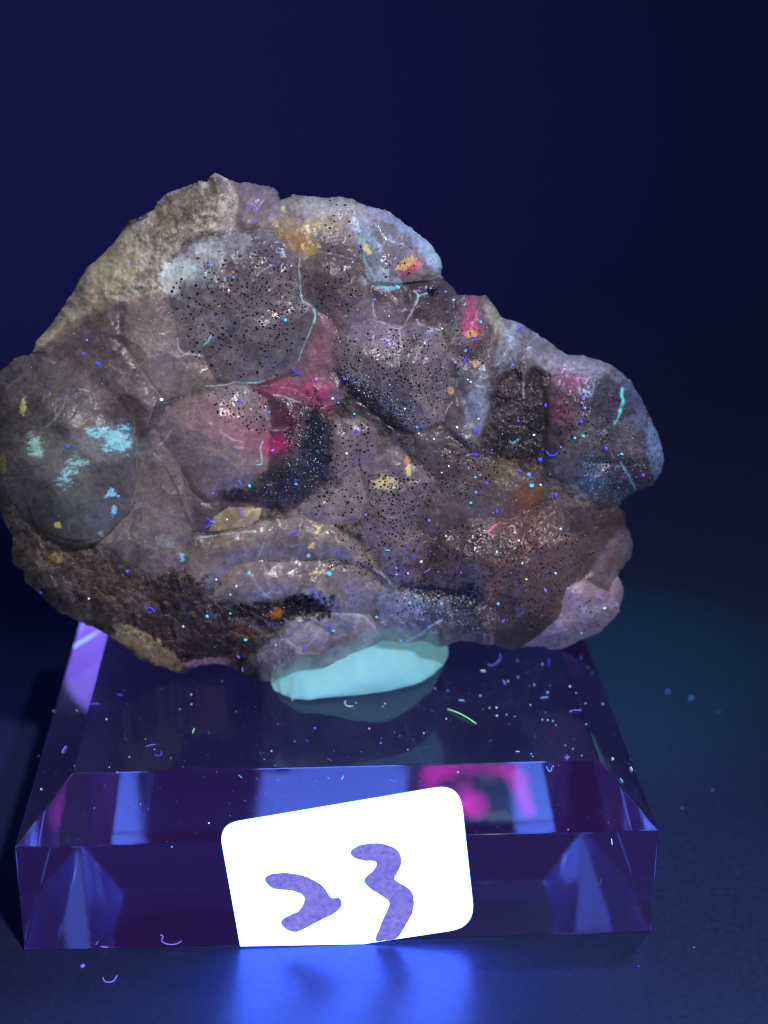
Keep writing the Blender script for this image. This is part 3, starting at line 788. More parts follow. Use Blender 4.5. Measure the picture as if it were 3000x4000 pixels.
CA = np.zeros(GU.shape+(3,)); CB = np.zeros(GU.shape+(3,))
for i, r in enumerate(R):
    m = LAB == i
    CA[m] = srgb(*r['ca']); CB[m] = srgb(*r['cb'])
CA = soft_fields(CA, 2); CB = soft_fields(CB, 2)
def rock_paint():
    U, V = GU, GV
    wu = 40*fbm(U, V, 130, 205, 3); wv = 40*fbm(U, V, 130, 206, 3)
    n = 0.7*fbm(U+wu, V+wv, 190, 200, 6, 0.62)+0.5*fbm(U+wu, V+wv, 46, 201, 5, 0.65)
    f = np.clip(0.5+1.15*n, 0, 1)[..., None]
    c = CA*(1-f)+CB*f
    g = fbm(U, V, 26, 300, 4, 0.75)+0.5*fbm(U, V, 8, 301, 2, 0.8)
    c = c*(1+0.42*g)[..., None]
    hue = fbm(U+wv, V+wu, 110, 310, 4, 0.6)                 # warm and cool drifts in the quartz
    c = c*np.stack([1+0.22*hue, 1+0.06*hue, 1-0.20*hue], -1)
    d1, d2, val = worley(U+6*fbm(U, V, 20, 1), V, 19, 14)
    c = c*(1+cr*(-0.26+0.5*val*np.clip((d2-d1)*5, 0.3, 1)+0.35*(_v1-0.5)+0.9*fbm(U, V, 90, 16, 4, 0.6)))[..., None]
    lum = (c@np.array([0.3, 0.55, 0.15]))[..., None]
    c = 0.58*c+0.42*lum*np.array([1.0, 0.97, 1.06])
    pit = np.clip((fbm(U, V, 34, 15, 4, 0.7)-0.22)*5, 0, 1)*cr
    c = c*(1-0.72*pit)[..., None]
    c = c*(1+MA*0.26*(AV-0.5)+MB*0.26*(BV-0.5)+MD*0.22*(DV-0.5))[..., None]
    for (e1_, e2_, mm, wd) in ((A1, A2, MA, 0.022), (B1, B2, MB, 0.035)):       # worn ridges are paler
        c = c*(1+0.55*mm*np.exp(-((e2_-e1_)/wd)**2)*np.clip(0.4+1.6*fbm(U, V, 60, 630, 3), 0, 1))[..., None]
    veil = np.clip(fbm(U+60*hue, V, 150, 320, 5, 0.6)*2.2-0.35, 0, 1)*(1-cr)     # milky veils
    c = c*(1+0.30*veil)[..., None]
    for k in range(3):      # healed fractures
        rid = np.abs(fbm(U+50*fbm(U, V, 120, 9+k), V+50*fbm(U, V, 120, 10+k), 230, 400+k, 3, 0.5))
        ln = np.exp(-(rid/0.007)**2)*np.clip(fbm(U, V, 120, 410+k, 2)*3-0.3, 0, 1)
        c = c*(1+(0.7 if k < 2 else -0.5)*ln)[..., None]
    emi = np.zeros_like(c)
    def box(x0, x1, y0, y1):
        return (slice(max(0, int((y0-gv[0])/STEP)), max(0, int((y1-gv[0])/STEP)+2)), slice(max(0, int((x0-gu[0])/STEP)), max(0, int((x1-gu[0])/STEP)+2)))
    for (cx, cyy, rx, ry, ang, col, k, soft, nz, ns, em, only) in PATCH:
        m = max(rx, ry)*2.2
        b = box(cx-m, cx+m, cyy-m, cyy+m)
        u = U[b]-cx; v = V[b]-cyy
        ca_, sa_ = math.cos(ang), math.sin(ang)
        q = np.hypot((u*ca_+v*sa_)/rx, (-u*sa_+v*ca_)/ry)
        q = q + nz*1.5*fbm(U[b], V[b], ns, int(cx*3+cyy) % 997, 5, 0.7)
        soft = max(soft, 0.35)
        w = np.clip((1+soft*0.5-q)/soft, 0, 1); w = w*w*(3-2*w)*k
        w = np.clip(w*(1+0.5*fbm(U[b], V[b], 10, 56, 3, 0.8)), 0, 1)[..., None]
        tex = (1+0.45*fbm(U[b], V[b], 12, 55, 3, 0.8))[..., None]
        c[b] = c[b]*(1-w)+col*tex*w
        if em: emi[b] = np.maximum(emi[b], col*em*w**1.4*tex)
    for (poly, col, th, ns, em) in FLAKE:
        P = np.array(poly)
        b = box(P[:, 0].min()-8, P[:, 0].max()+8, P[:, 1].min()-8, P[:, 1].max()+8)
        u = U[b]; v = V[b]
        s_ = sdist(poly, u+9*fbm(u, v, 18, 3), v+9*fbm(u, v, 18, 4))
        size = max(8.0, 0.28*min(np.ptp(P[:, 0]), np.ptp(P[:, 1])))
        lay = 0.65*fbm(u+0.3*v, v*2.4, ns*2.2, 66, 4, 0.7)+0.35*fbm(u, v*1.4, ns*0.7, 68, 3, 0.7)
        w = np.clip(s_/size+2.0*lay-0.5*th-0.02, 0, 1)*np.clip(s_/10+1.0, 0, 1)       # solid inside, eroded in layers at the rim
        w = (w*(0.72+0.5*fbm(u, v, 9, 67, 3, 0.7)))[..., None]
        w = np.clip(w, 0, 1)
        col = srgb(*col)
        pale = np.clip(0.3+1.2*fbm(u, v, 11, 69, 3, 0.7), 0, 1)[..., None]
        col = col*(1-0.45*pale)+0.45*pale*np.maximum(col, 0.75*col.max())
        c[b] = c[b]*(1-w)+col*w
        emi[b] = np.maximum(emi[b], col*em*w*(0.5+pale))
    for (P, hw, col, k, em) in LINES:
        b = box(P[:, 0].min()-20, P[:, 0].max()+20, P[:, 1].min()-20, P[:, 1].max()+20)
        u = U[b]+2.5*fbm(U[b], V[b], 15, 81, 2); v = V[b]+2.5*fbm(U[b], V[b], 15, 82, 2)
        best = np.full(u.shape, 1e9)
        for q in range(len(P)-1):
            ax, ay = P[q]; ex, ey = P[q+1]-P[q]
            t = np.clip(((u-ax)*ex+(v-ay)*ey)/(ex*ex+ey*ey+1e-9), 0, 1)
            best = np.minimum(best, np.hypot(u-ax-t*ex, v-ay-t*ey))
        w = np.exp(-(best/(hw*0.9))**2)*k*np.clip(0.8+1.1*fbm(U[b], V[b], 24, 83, 3), 0.15, 1)
        w = w[..., None]
        c[b] = c[b]*(1-w)+col*w
        if em: emi[b] = np.maximum(emi[b], col*em*w)
    return c, emi
STONE, GLOWF = rock_paint()

ALB = 2.1      # paint values were read under the lamp; the lamp's level sets this factor
SELF = 0.30     # the whole mineral fluoresces dully; this glow is added to flatten its shading
def rock_material():
    m, nt, b = new_mat('rock_surface')
    at = nt.nodes.new('ShaderNodeAttribute'); at.attribute_name = 'stone'
    em = nt.nodes.new('ShaderNodeAttribute'); em.attribute_name = 'glow'
    gl = nt.nodes.new('ShaderNodeAttribute'); gl.attribute_name = 'gloss'
    tc = nt.nodes.new('ShaderNodeTexCoord')
    n = nt.nodes.new('ShaderNodeTexNoise'); n.inputs['Scale'].default_value = 3800; n.inputs['Detail'].default_value = 3
    nt.links.new(tc.outputs['Object'], n.inputs['Vector'])
    mr = nt.nodes.new('ShaderNodeMapRange'); mr.inputs['To Min'].default_value = 0.66; mr.inputs['To Max'].default_value = 1.34
    nt.links.new(n.outputs['Fac'], mr.inputs['Value'])
    mul = nt.nodes.new('ShaderNodeVectorMath'); mul.operation = 'SCALE'
    nt.links.new(at.outputs['Color'], mul.inputs[0]); nt.links.new(mr.outputs['Result'], mul.inputs['Scale'])
    nt.links.new(mul.outputs['Vector'], b.inputs['Base Color'])
    nt.links.new(em.outputs['Color'], b.inputs['Emission Color'])
    b.inputs['Emission Strength'].default_value = 1.0
    nt.links.new(gl.outputs['Fac'], b.inputs['Roughness'])
    b.inputs['Specular IOR Level'].default_value = 0.5
    b.inputs['Subsurface Weight'].default_value = 0.7
    b.inputs['Coat Weight'].default_value = 0.20
    b.inputs['Coat Roughness'].default_value = 0.20
    b.inputs['Subsurface Radius'].default_value = (1.0, 0.8, 0.9)
    b.inputs['Subsurface Scale'].default_value = 0.0012
    n2 = nt.nodes.new('ShaderNodeTexNoise'); n2.inputs['Scale'].default_value = 2600; n2.inputs['Detail'].default_value = 5
    nt.links.new(tc.outputs['Object'], n2.inputs['Vector'])
    bump = nt.nodes.new('ShaderNodeBump'); bump.inputs['Strength'].default_value = 0.35; bump.inputs['Distance'].default_value = 0.00012
    nt.links.new(n2.outputs['Fac'], bump.inputs['Height'])
    nt.links.new(bump.outputs['Normal'], b.inputs['Normal'])
    nt.links.new(bump.outputs['Normal'], b.inputs['Coat Normal'])
    return m
ROCK = rock_material()

specimen = tag(empty('mineral_specimen', (0.0, 0.0225, 0.0168)),
               'lumpy grey mauve mineral specimen of intergrown crystals, pink and cyan patches, standing on putty', 'mineral')

def float_attr(me, name, val):
    a = me.attributes.new(name, 'FLOAT', 'POINT')
    a.data.foreach_set('value', np.asarray(val, np.float32).ravel())

PARTS = {}
for i, r in enumerate(R):
    sl, S = BOX[i]
    lab = LAB[sl]
    cell = (lab[:-1, :-1] == i)
    if not cell.any(): continue
    U = GU[sl]; V = GV[sl]
    used = np.zeros(U.shape, bool)
    used[:-1, :-1] |= cell; used[1:, :-1] |= cell; used[:-1, 1:] |= cell; used[1:, 1:] |= cell
    idx = np.full(U.shape, -1, int)
    n = used.sum()
    idx[used] = np.arange(n)
    u = U[used]; v = V[used]
    z = ZF[sl][used]
    d = ray(u, v); d /= np.linalg.norm(d, axis=1)[:, None]
    VT = rim_point(u, v) - d*(z*0.001)[:, None]
    ci, cj = np.nonzero(cell)
    F = np.stack([idx[ci+1, cj], idx[ci+1, cj+1], idx[ci, cj+1], idx[ci, cj]], 1)
    # skirt that carries the crystal's sides down into the rock
    pad = np.pad(cell, 1)
    segs = []
    for (di, dj, a, b) in ((-1, 0, (0, 1), (0, 0)), (1, 0, (1, 0), (1, 1)), (0, -1, (0, 0), (1, 0)), (0, 1, (1, 1), (0, 1))):
        nb = pad[1+di:pad.shape[0]-1+di, 1+dj:pad.shape[1]-1+dj]
        bi, bj = np.nonzero(cell & ~nb)
        segs.append(np.stack([idx[bi+a[0], bj+a[1]], idx[bi+b[0], bj+b[1]]], 1))
    seg = np.concatenate(segs)
    bu = np.unique(seg)
    mp = np.full(n, -1, int); mp[bu] = np.arange(len(bu))
    top = VT[bu]; bot = top + d[bu]*0.0032
    VT2 = np.concatenate([VT, top, bot])
    ka = n+mp[seg[:, 0]]; kb = n+mp[seg[:, 1]]
    F2 = np.stack([ka, kb, kb+len(bu), ka+len(bu)], 1)
    me = np_mesh(r['name'], VT2, [F, F2])
    c = STONE[sl][used]; e = GLOWF[sl][used] + SELF*c
    c = np.clip(c*ALB, 0.002, 0.85)
    color_attr(me, 'stone', np.concatenate([c, c[bu], c[bu]*0.999]))
    color_attr(me, 'glow', np.concatenate([e, e[bu], e[bu]]))
    g = np.clip(GLS[sl][used]+0.22*fbm(u, v, 30, 500, 3)+0.05, 0.12, 0.9)
    float_attr(me, 'gloss', np.concatenate([g, g[bu], g[bu]]))
    o = obj(r['name'], me, ROCK, specimen)
    if r['label']: o['label'] = r['label']
    PARTS[i] = o

# solid core with the rounded back of the rock
def rock_core():
    st = 16.0
    U, V = np.meshgrid(np.arange(-80, 2620, st), np.arange(660, 2680, st))
    sd = sdist(SIL, U, V)
    cell = (sd[:-1, :-1] > 16) & (sd[1:, :-1] > 16) & (sd[:-1, 1:] > 16) & (sd[1:, 1:] > 16)
    used = np.zeros(U.shape, bool)
    for a in (0, 1):
        for b in (0, 1):
            used[a:U.shape[0]-1+a, b:U.shape[1]-1+b] |= cell
    idx = np.full(U.shape, -1, int); n = used.sum(); idx[used] = np.arange(n)
    u = U[used]; v = V[used]; s = np.clip(sd[used], 0, None)
    d = ray(u, v); d /= np.linalg.norm(d, axis=1)[:, None]
    P0 = rim_point(u, v)
    q = np.clip((s-10)/360, 0, 1); prof = np.sqrt(1-(1-q)**2)
    front = 0.72*dome(s)-2.2
    back = -2.6-11.0*prof - 1.4*prof*fbm(u, v, 260, 777, 4) - 0.5*fbm(u, v, 70, 778, 3)*prof
    d1, d2, val = worley(u, v, 230, 779)
    back = back + 1.6*prof*(val-0.5)
    VF = P0-d*(front*0.001)[:, None]; VB = P0-d*(back*0.001)[:, None]
    # keep the back clear of the stand
    VB[:, 2] = np.maximum(VB[:, 2], HT+0.0012)
    VF[:, 2] = np.maximum(VF[:, 2], HT+0.0012)
    ci, cj = np.nonzero(cell)
    F = np.stack([idx[ci+1, cj], idx[ci+1, cj+1], idx[ci, cj+1], idx[ci, cj]], 1)
    pad = np.pad(cell, 1); segs = []
    for (di, dj, a, b) in ((-1, 0, (0, 1), (0, 0)), (1, 0, (1, 0), (1, 1)), (0, -1, (0, 0), (1, 0)), (0, 1, (1, 1), (0, 1))):
        nb = pad[1+di:pad.shape[0]-1+di, 1+dj:pad.shape[1]-1+dj]
        bi, bj = np.nonzero(cell & ~nb)
        segs.append(np.stack([idx[bi+a[0], bj+a[1]], idx[bi+b[0], bj+b[1]]], 1))
    seg = np.concatenate(segs)
    me = np_mesh('rock_core', np.concatenate([VF, VB]), [F, F[:, ::-1]+n, np.stack([seg[:, 0], seg[:, 1], seg[:, 1]+n, seg[:, 0]+n], 1)])
    c = srgb(96, 84, 86)*(1+0.4*fbm(u, v, 120, 15, 4))[:, None]*ALB
    color_attr(me, 'stone', np.concatenate([c, c])); color_attr(me, 'glow', np.zeros((2*n, 3)))
    float_attr(me, 'gloss', np.full(2*n, 0.6))
    obj('rock_core', me, ROCK, specimen)
rock_core()

def rock_surface(u, v):
    """world point on the rock's front at a photo position, its part index, and the view direction there"""
    u = np.atleast_1d(np.asarray(u, float)); v = np.atleast_1d(np.asarray(v, float))
    fx = np.clip((u-gu[0])/STEP, 0, len(gu)-2); fy = np.clip((v-gv[0])/STEP, 0, len(gv)-2)
    j = fx.astype(int); i = fy.astype(int); fx = fx-j; fy = fy-i
    lab = LAB[i, j]
    z = (ZF[i, j]*(1-fx)+ZF[i, j+1]*fx)*(1-fy)+(ZF[i+1, j]*(1-fx)+ZF[i+1, j+1]*fx)*fy
    d = ray(u, v); d /= np.linalg.norm(d, axis=1)[:, None]
    return rim_point(u, v)-d*(z*0.001)[:, None], lab, d

# ------------------------------------------------------------------ putty
def putty():
    lo = [(1058,2664),(1072,2688),(1100,2712),(1145,2728),(1250,2726),(1400,2716),(1520,2699),(1620,2674),(1690,2638),(1732,2594),(1748,2566)]
    hi = [(1058,2652),(1066,2640),(1090,2620),(1150,2600),(1255,2585),(1385,2530),(1500,2485),(1605,2485),(1685,2496),(1722,2524),(1746,2556)]
    n = 64
    tt = np.linspace(0, len(lo)-1, n)
    L = np.stack([np.interp(tt, range(len(lo)), [p[k] for p in lo]) for k in (0, 1)], 1)
    Hh = np.stack([np.interp(tt, range(len(hi)), [p[k] for p in hi]) for k in (0, 1)], 1)
    z0 = HT+0.00006
    B = on_plane(L[:, 0], L[:, 1], (0, 0, z0), (0, 0, 1))
    rings = []
    m = 18
    for k in range(n):
        b = B[k]
        yT = b[1]+0.0024
        T = on_plane(np.array([Hh[k, 0]]), np.array([Hh[k, 1]]), (0, yT, 0), (0, 1, 0))[0]
        hz = max(T[2]-z0, 0.0003)
        endt = min(1.0, k/5.0, (n-1-k)/5.0)
        depth = 0.0010+0.0090*math.sqrt(max(endt, 0))
        ring = []
        prof = [(0, 0), (-0.035, 0.06), (-0.05, 0.2), (-0.045, 0.4), (-0.01, 0.6), (0.05, 0.78), (0.13, 0.92), (0.25, 1.0), (0.45, 1.03),
                (0.7, 1.0), (0.88, 0.9), (0.97, 0.7), (1.0, 0.45), (0.99, 0.2), (0.95, 0.0), (0.75, 0), (0.5, 0), (0.25, 0)]
        for q, (py, pz) in enumerate(prof):
            fy = py*depth; fz = pz*hz
            x = b[0]+(T[0]-b[0])*pz
            nz = 0.00045*float(fbm(np.array([k*8.0]), np.array([q*14.0]), 60, 5, 3)[0])+0.00008*math.sin(k*0.61+q*0.9)+0.00009*math.sin(k*0.23-q*1.7+1)+0.00008*math.sin(k*1.3+q*0.4)
            if pz < 0.03: nz = 0
            ring.append((x, b[1]+fy+0.0010*pz*(1-min(1, max(py, 0)))+nz, z0+fz))
        rings.append(ring)
    V = [p for r_ in rings for p in r_]
    F = []
    for k in range(n-1):
        for q in range(m):
            q2 = (q+1) % m
            F.append((k*m+q, (k+1)*m+q, (k+1)*m+q2, k*m+q2))
    F.append(tuple(range(m))); F.append(tuple(range((n-1)*m, n*m))[::-1])
    me = bpy.data.meshes.new('mineral_putty')
    me.from_pydata(V, [], F)
    bm = bmesh.new(); bm.from_mesh(me); bmesh.ops.recalc_face_normals(bm, faces=bm.faces); bm.to_mesh(me); bm.free()
    for p in me.polygons: p.use_smooth = True
    m_, nt, b = new_mat('putty')
    tc = nt.nodes.new('ShaderNodeTexCoord')
    nn = nt.nodes.new('ShaderNodeTexNoise'); nn.inputs['Scale'].default_value = 520; nn.inputs['Detail'].default_value = 5
    nt.links.new(tc.outputs['Object'], nn.inputs['Vector'])
    rp = nt.nodes.new('ShaderNodeValToRGB')
    rp.color_ramp.elements[0].position = 0.3; rp.color_ramp.elements[0].color = (*srgb(146, 212, 212), 1)
    rp.color_ramp.elements[1].position = 0.7; rp.color_ramp.elements[1].color = (*srgb(132, 210, 224), 1)
    nt.links.new(nn.outputs['Fac'], rp.inputs['Fac'])
    nt.links.new(rp.outputs['Color'], b.inputs['Base Color'])
    nt.links.new(rp.outputs['Color'], b.inputs['Emission Color'])
    b.inputs['Emission Strength'].default_value = 0.36
    b.inputs['Roughness'].default_value = 0.6
    bp = nt.nodes.new('ShaderNodeBump'); bp.inputs['Strength'].default_value = 0.6; bp.inputs['Distance'].default_value = 0.0006
    nt.links.new(nn.outputs['Fac'], bp.inputs['Height']); nt.links.new(bp.outputs['Normal'], b.inputs['Normal'])
    return tag(obj('mineral_putty', me, m_), 'glowing pale cyan lump of putty holding the mineral on the acrylic block', 'putty')
putty()

# ------------------------------------------------------------------ paper label
def smooth_poly(pts, rad):
    """round the corners of a polygon; rad per corner in px"""
    out = []
    n = len(pts)
    for i in range(n):
        p = np.array(pts[i], float); a = np.array(pts[i-1], float); b = np.array(pts[(i+1) % n], float)
        r = rad[i]
        if r <= 0: out.append(p); continue
        va = (a-p)/np.linalg.norm(a-p); vb_ = (b-p)/np.linalg.norm(b-p)
        p0 = p+va*r; p1 = p+vb_*r
        for k in range(9):
            t = k/8
            out.append((1-t)**2*p0+2*t*(1-t)*(p*0.93+0.07*(p0+p1)/2)+t*t*p1)
    return np.array(out)

def chaikin(P, it=2):
    P = np.asarray(P, float)
    for _ in range(it):
        Q = np.roll(P, -1, axis=0)
        P = np.stack([0.75*P+0.25*Q, 0.25*P+0.75*Q], 1).reshape(-1, 2)
    return P

def flat_solid(name, pts3, back, mat, parent=None):
    """a thin solid from a planar outline; back = vector from the front to the rear face"""
    bm = bmesh.new()
    f = [bm.verts.new(p) for p in pts3]
    r = [bm.verts.new(np.asarray(p)+np.asarray(back)) for p in pts3]
    n = len(f)
    from mathutils.geometry import tessellate_polygon
    for t in tessellate_polygon([[Vector(p) for p in pts3]]):
        bm.faces.new([f[k] for k in t]); bm.faces.new([r[k] for k in t[::-1]])
    for i in range(n):
        j = (i+1) % n
        bm.faces.new((f[j], f[i], r[i], r[j]))
    bmesh.ops.recalc_face_normals(bm, faces=bm.faces)
    me = bpy.data.meshes.new(name); bm.to_mesh(me); bm.free()
    return obj(name, me, mat, parent)

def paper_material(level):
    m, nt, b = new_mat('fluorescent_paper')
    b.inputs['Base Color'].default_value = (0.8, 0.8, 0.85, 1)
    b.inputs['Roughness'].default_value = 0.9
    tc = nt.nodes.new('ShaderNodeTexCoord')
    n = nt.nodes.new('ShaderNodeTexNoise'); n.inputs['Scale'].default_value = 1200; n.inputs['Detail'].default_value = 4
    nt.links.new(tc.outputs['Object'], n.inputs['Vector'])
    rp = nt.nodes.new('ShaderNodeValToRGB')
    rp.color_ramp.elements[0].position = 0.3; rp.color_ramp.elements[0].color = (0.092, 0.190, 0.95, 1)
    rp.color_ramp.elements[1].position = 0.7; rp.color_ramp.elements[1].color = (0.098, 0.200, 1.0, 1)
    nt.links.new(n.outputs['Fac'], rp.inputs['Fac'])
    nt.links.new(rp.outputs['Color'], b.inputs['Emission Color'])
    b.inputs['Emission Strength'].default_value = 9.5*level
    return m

def ink_material():
    m, nt, b = new_mat('purple_marker_ink')
    tc = nt.nodes.new('ShaderNodeTexCoord')
    n = nt.nodes.new('ShaderNodeTexNoise'); n.inputs['Scale'].default_value = 1700; n.inputs['Detail'].default_value = 4
    n2 = nt.nodes.new('ShaderNodeTexNoise'); n2.inputs['Scale'].default_value = 3200; n2.inputs['Detail'].default_value = 3
    for k in (n, n2): nt.links.new(tc.outputs['Object'], k.inputs['Vector'])
    ad = nt.nodes.new('ShaderNodeMath'); ad.operation = 'ADD'
    nt.links.new(n.outputs['Fac'], ad.inputs[0]); nt.links.new(n2.outputs['Fac'], ad.inputs[1])
    rp = nt.nodes.new('ShaderNodeValToRGB')
    rp.color_ramp.elements[0].position = 0.36*1.0; rp.color_ramp.elements[0].color = (*srgb(106, 100, 212), 1)
    rp.color_ramp.elements[1].position = 0.66; rp.color_ramp.elements[1].color = (*srgb(144, 140, 232), 1)
    mr = nt.nodes.new('ShaderNodeMath'); mr.operation = 'MULTIPLY'; mr.inputs[1].default_value = 0.5
    nt.links.new(ad.outputs[0], mr.inputs[0]); nt.links.new(mr.outputs[0], rp.inputs['Fac'])
    b.inputs['Base Color'].default_value = (0.03, 0.03, 0.06, 1)
    nt.links.new(rp.outputs['Color'], b.inputs['Emission Color'])
    b.inputs['Emission Strength'].default_value = 1.0
    b.inputs['Roughness'].default_value = 0.7
    return m

YL = -0.00045
label_root = tag(empty('paper_label', (0.0, YL, 0.0)), 'bright white rounded paper label numbered 23 leaning on the acrylic front', 'label')
lp = smooth_poly([(853,3222),(1797,3062),(1858,3622),(1420,3688),(938,3697)], [75, 95, 95, 0, 0])
def on_label(P, y): return on_plane(P[:, 0], P[:, 1], (0, y, 0), (0, 1, 0))
L3 = on_label(lp, YL)
L3[:, 2] = np.maximum(L3[:, 2], 0.00005)
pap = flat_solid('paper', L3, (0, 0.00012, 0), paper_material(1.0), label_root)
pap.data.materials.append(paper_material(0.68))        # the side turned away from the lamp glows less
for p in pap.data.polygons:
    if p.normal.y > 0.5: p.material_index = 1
Z6 = lambda pts: np.array([(x/1.508+800, y/1.508+3000) for x, y in pts])
two = Z6([(350,660),(365,637),(400,622),(470,617),(560,630),(640,660),(700,700),(730,745),(742,770),(775,768),(795,762),(808,795),(795,832),(740,870),(660,905),(600,940),(540,968),(490,957),(455,928),(448,910),(465,885),(520,862),(560,840),(590,790),(590,760),(560,735),(500,718),(430,715),(390,705)])
three = Z6([(850,500),(890,462),(960,445),(1040,445),(1110,465),(1150,505),(1160,550),(1145,600),(1105,660),(1180,695),(1225,735),(1235,790),(1220,860),(1180,930),(1150,980),(1132,1008),(1062,1016),(998,1022),(1020,970),(1050,890),(1085,820),(1090,785),(1040,750),(980,715),(935,670),(950,640),(985,615),(1010,580),(1015,555),(990,545),(940,548),(880,530)])
INK = ink_material()
for nm, P in (('handwritten_digit', two), ('handwritten_digit', three)):
    P = chaikin(P, 2)
    P = P + np.stack([2.2*fbm(P[:, 0], P[:, 1], 12, 2), 2.2*fbm(P[:, 0], P[:, 1], 12, 3)], 1)
    o = flat_solid(nm, on_label(P, YL-0.00004), (0, 0.00003, 0), INK, label_root)
    o['label'] = 'purple marker digit 2' if P is not None and P[:, 0].mean() < 1300 else 'purple marker digit 3'

# ------------------------------------------------------------------ black specks in the crystals
def speck_mesh(name, k):
    bm = bmesh.new()
    bmesh.ops.create_icosphere(bm, subdivisions=1, radius=1.0)
    rr = random.Random(k)
    for v_ in bm.verts:
        v_.co *= 0.75+0.5*rr.random()
    me = bpy.data.meshes.new(name); bm.to_mesh(me); bm.free()
    return me

DENS = []   # polygon (photo px), count, min px radius, max px radius
def dens(poly, n, r0, r1): DENS.append((poly, n, r0, r1))
dens(Vv((440,270),(520,230),(640,230),(710,300),(740,380),(720,480),(640,540),(520,520),(440,460),(405,380),(410,310)), 330, 3.2, 6.2)
dens(Vv((520,300),(700,280),(730,400),(640,480),(520,440)), 200, 3.2, 6.0)
dens(Vv((500,560),(600,560),(640,600),(640,680),(560,660),(510,610)), 60, 3.5, 6.0)
dens(Vv((725,270),(840,270),(880,330),(800,400),(750,350)), 90, 2.6, 5.0)
dens(Vv((800,110),(870,130),(870,260),(760,240)), 40, 3.0, 5.5)
dens(Vv((880,240),(1000,250),(1000,310),(900,310)), 18, 3.5, 6.0)
dens(Vv((805,440),(900,420),(1060,430),(1075,560),(1050,650),(960,650),(850,570),(805,500)), 420, 2.6, 5.0)
dens(Vv((810,500),(850,540),(960,600),(1010,660),(960,665),(850,575)), 420, 3.0, 5.6)
dens(Vv((790,650),(880,640),(895,720),(870,800),(860,870),(750,860),(770,760)), 150, 3.6, 6.5)
dens(Vv((690,620),(770,600),(782,680),(770,760),(700,840),(640,830),(700,720)), 260, 3.0, 5.2)
dens(Vv((885,780),(960,760),(1040,800),(1010,900),(1000,980),(920,960),(880,880)), 300, 3.6, 6.4)
dens(Vv((905,780),(960,770),(950,840),(890,840)), 60, 4.0, 6.8)
dens(Vv((960,680),(1040,760),(1030,775),(950,700)), 50, 3.0, 5.5)
dens(Vv((1000,900),(1200,890),(1380,900),(1440,960),(1350,1080),(1250,1150),(1190,1090),(1000,1030),(930,1000)), 750, 2.8, 5.4)
dens(Vv((1080,660),(1150,690),(1200,760),(1130,830),(1040,800)), 160, 2.6, 4.8)
dens(Vv((800,890),(880,930),(930,1010),(900,990),(830,930)), 60, 3.0, 5.5)
dens(Vv((790,976),(860,985),(930,1030),(925,1040),(860,1000),(790,985)), 110, 3.2, 5.6)
dens(Vv((1085,420),(1180,420),(1180,500),(1100,520)), 90, 2.4, 4.6)
dens(Vv((1180,560),(1300,540),(1300,700),(1220,730),(1170,680)), 200, 2.8, 5.2)
dens(Vv((1330,560),(1560,600),(1580,760),(1420,780),(1330,700)), 240, 2.6, 4.8)
dens(Vv((1370,1060),(1450,1060),(1440,1130),(1350,1150)), 35, 2.6, 4.6)
dens(Vv((940,1050),(1150,1080),(1170,1140),(1080,1150),(960,1120)), 200, 2.8, 5.2)

SPECK_MAT = simple_mat('dark_sulphide', (0.012, 0.011, 0.013), 0.4, noise=0.3, nscale=900)
pts = []
for poly, n, r0, r1 in DENS:
    n = int(n*1.6)
    P = np.array(poly)
    k = 0; tries = 0
    lo = P.min(0); hi = P.max(0)
    while k < n and tries < 60:
        q = rng.uniform(lo, hi, (n*3, 2)); tries += 1
        s = sdist(poly, q[:, 0], q[:, 1])
        cl = np.clip(0.7+1.2*fbm(q[:, 0], q[:, 1], 55, 88, 3), 0.15, 1)
        q = q[(s > -12) & (rng.random(len(q)) < np.clip(0.55+s/60, 0.1, 1)*cl)][:n-k]
        for a in q:
            pts.append((a[0], a[1], 1.2*(0.55*r0+(r1-0.55*r0)*rng.random()**2.0)))
        k += len(q)
pts = np.array(pts)
keep = []; cells = {}
for k_ in range(len(pts)):           # specks do not sit on top of one another
    x_, y_, r_ = pts[k_]; c_ = (int(x_//16), int(y_//16)); good = True
    for a_ in (-1, 0, 1):
        for b_ in (-1, 0, 1):
            for q_ in cells.get((c_[0]+a_, c_[1]+b_), ()):
                if (pts[q_, 0]-x_)**2+(pts[q_, 1]-y_)**2 < (1.05*(r_+pts[q_, 2]))**2: good = False
    if good:
        keep.append(k_); cells.setdefault(c_, []).append(k_)
pts = pts[keep]
SP, SL, SDir = rock_surface(pts[:, 0], pts[:, 1])
ok = SL >= 0
pts, SP, SL, SDir = pts[ok], SP[ok], SL[ok], SDir[ok]
PXM = 0.150/FPX            # metres per photo pixel at the rock's distance
order = np.argsort(-pts[:, 2])
kinds = [speck_mesh('black_speck', k) for k in range(5)]
for me in kinds: me.materials.append(SPECK_MAT)
def speck_matrix(p, d, r):
    q = Vector(-d).to_track_quat('Z', 'Y').to_matrix().to_4x4()
    a = rnd.random()*6.28
    return (Matrix.Translation(p) @ q @ Matrix.Rotation(a, 4, 'Z') @ Matrix.Diagonal((r*(0.95+0.35*rnd.random()), r*(0.9+0.2*rnd.random()), r*0.35, 1)))
big = order[:300]
for k in big:
    o = bpy.data.objects.new('black_speck', kinds[int(k) % 5])
    COL.objects.link(o)
    par = PARTS[int(SL[k])]
    o.parent = par
    o.matrix_parent_inverse = par.matrix_world.inverted()
    o.matrix_basis = speck_matrix(SP[k], SDir[k], pts[k, 2]*PXM)
rest = order[300:]
tv = np.array([v_.co[:] for v_ in kinds[0].vertices]); tf = np.array([p.vertices[:] for p in kinds[0].polygons])
VV = []; FF = []
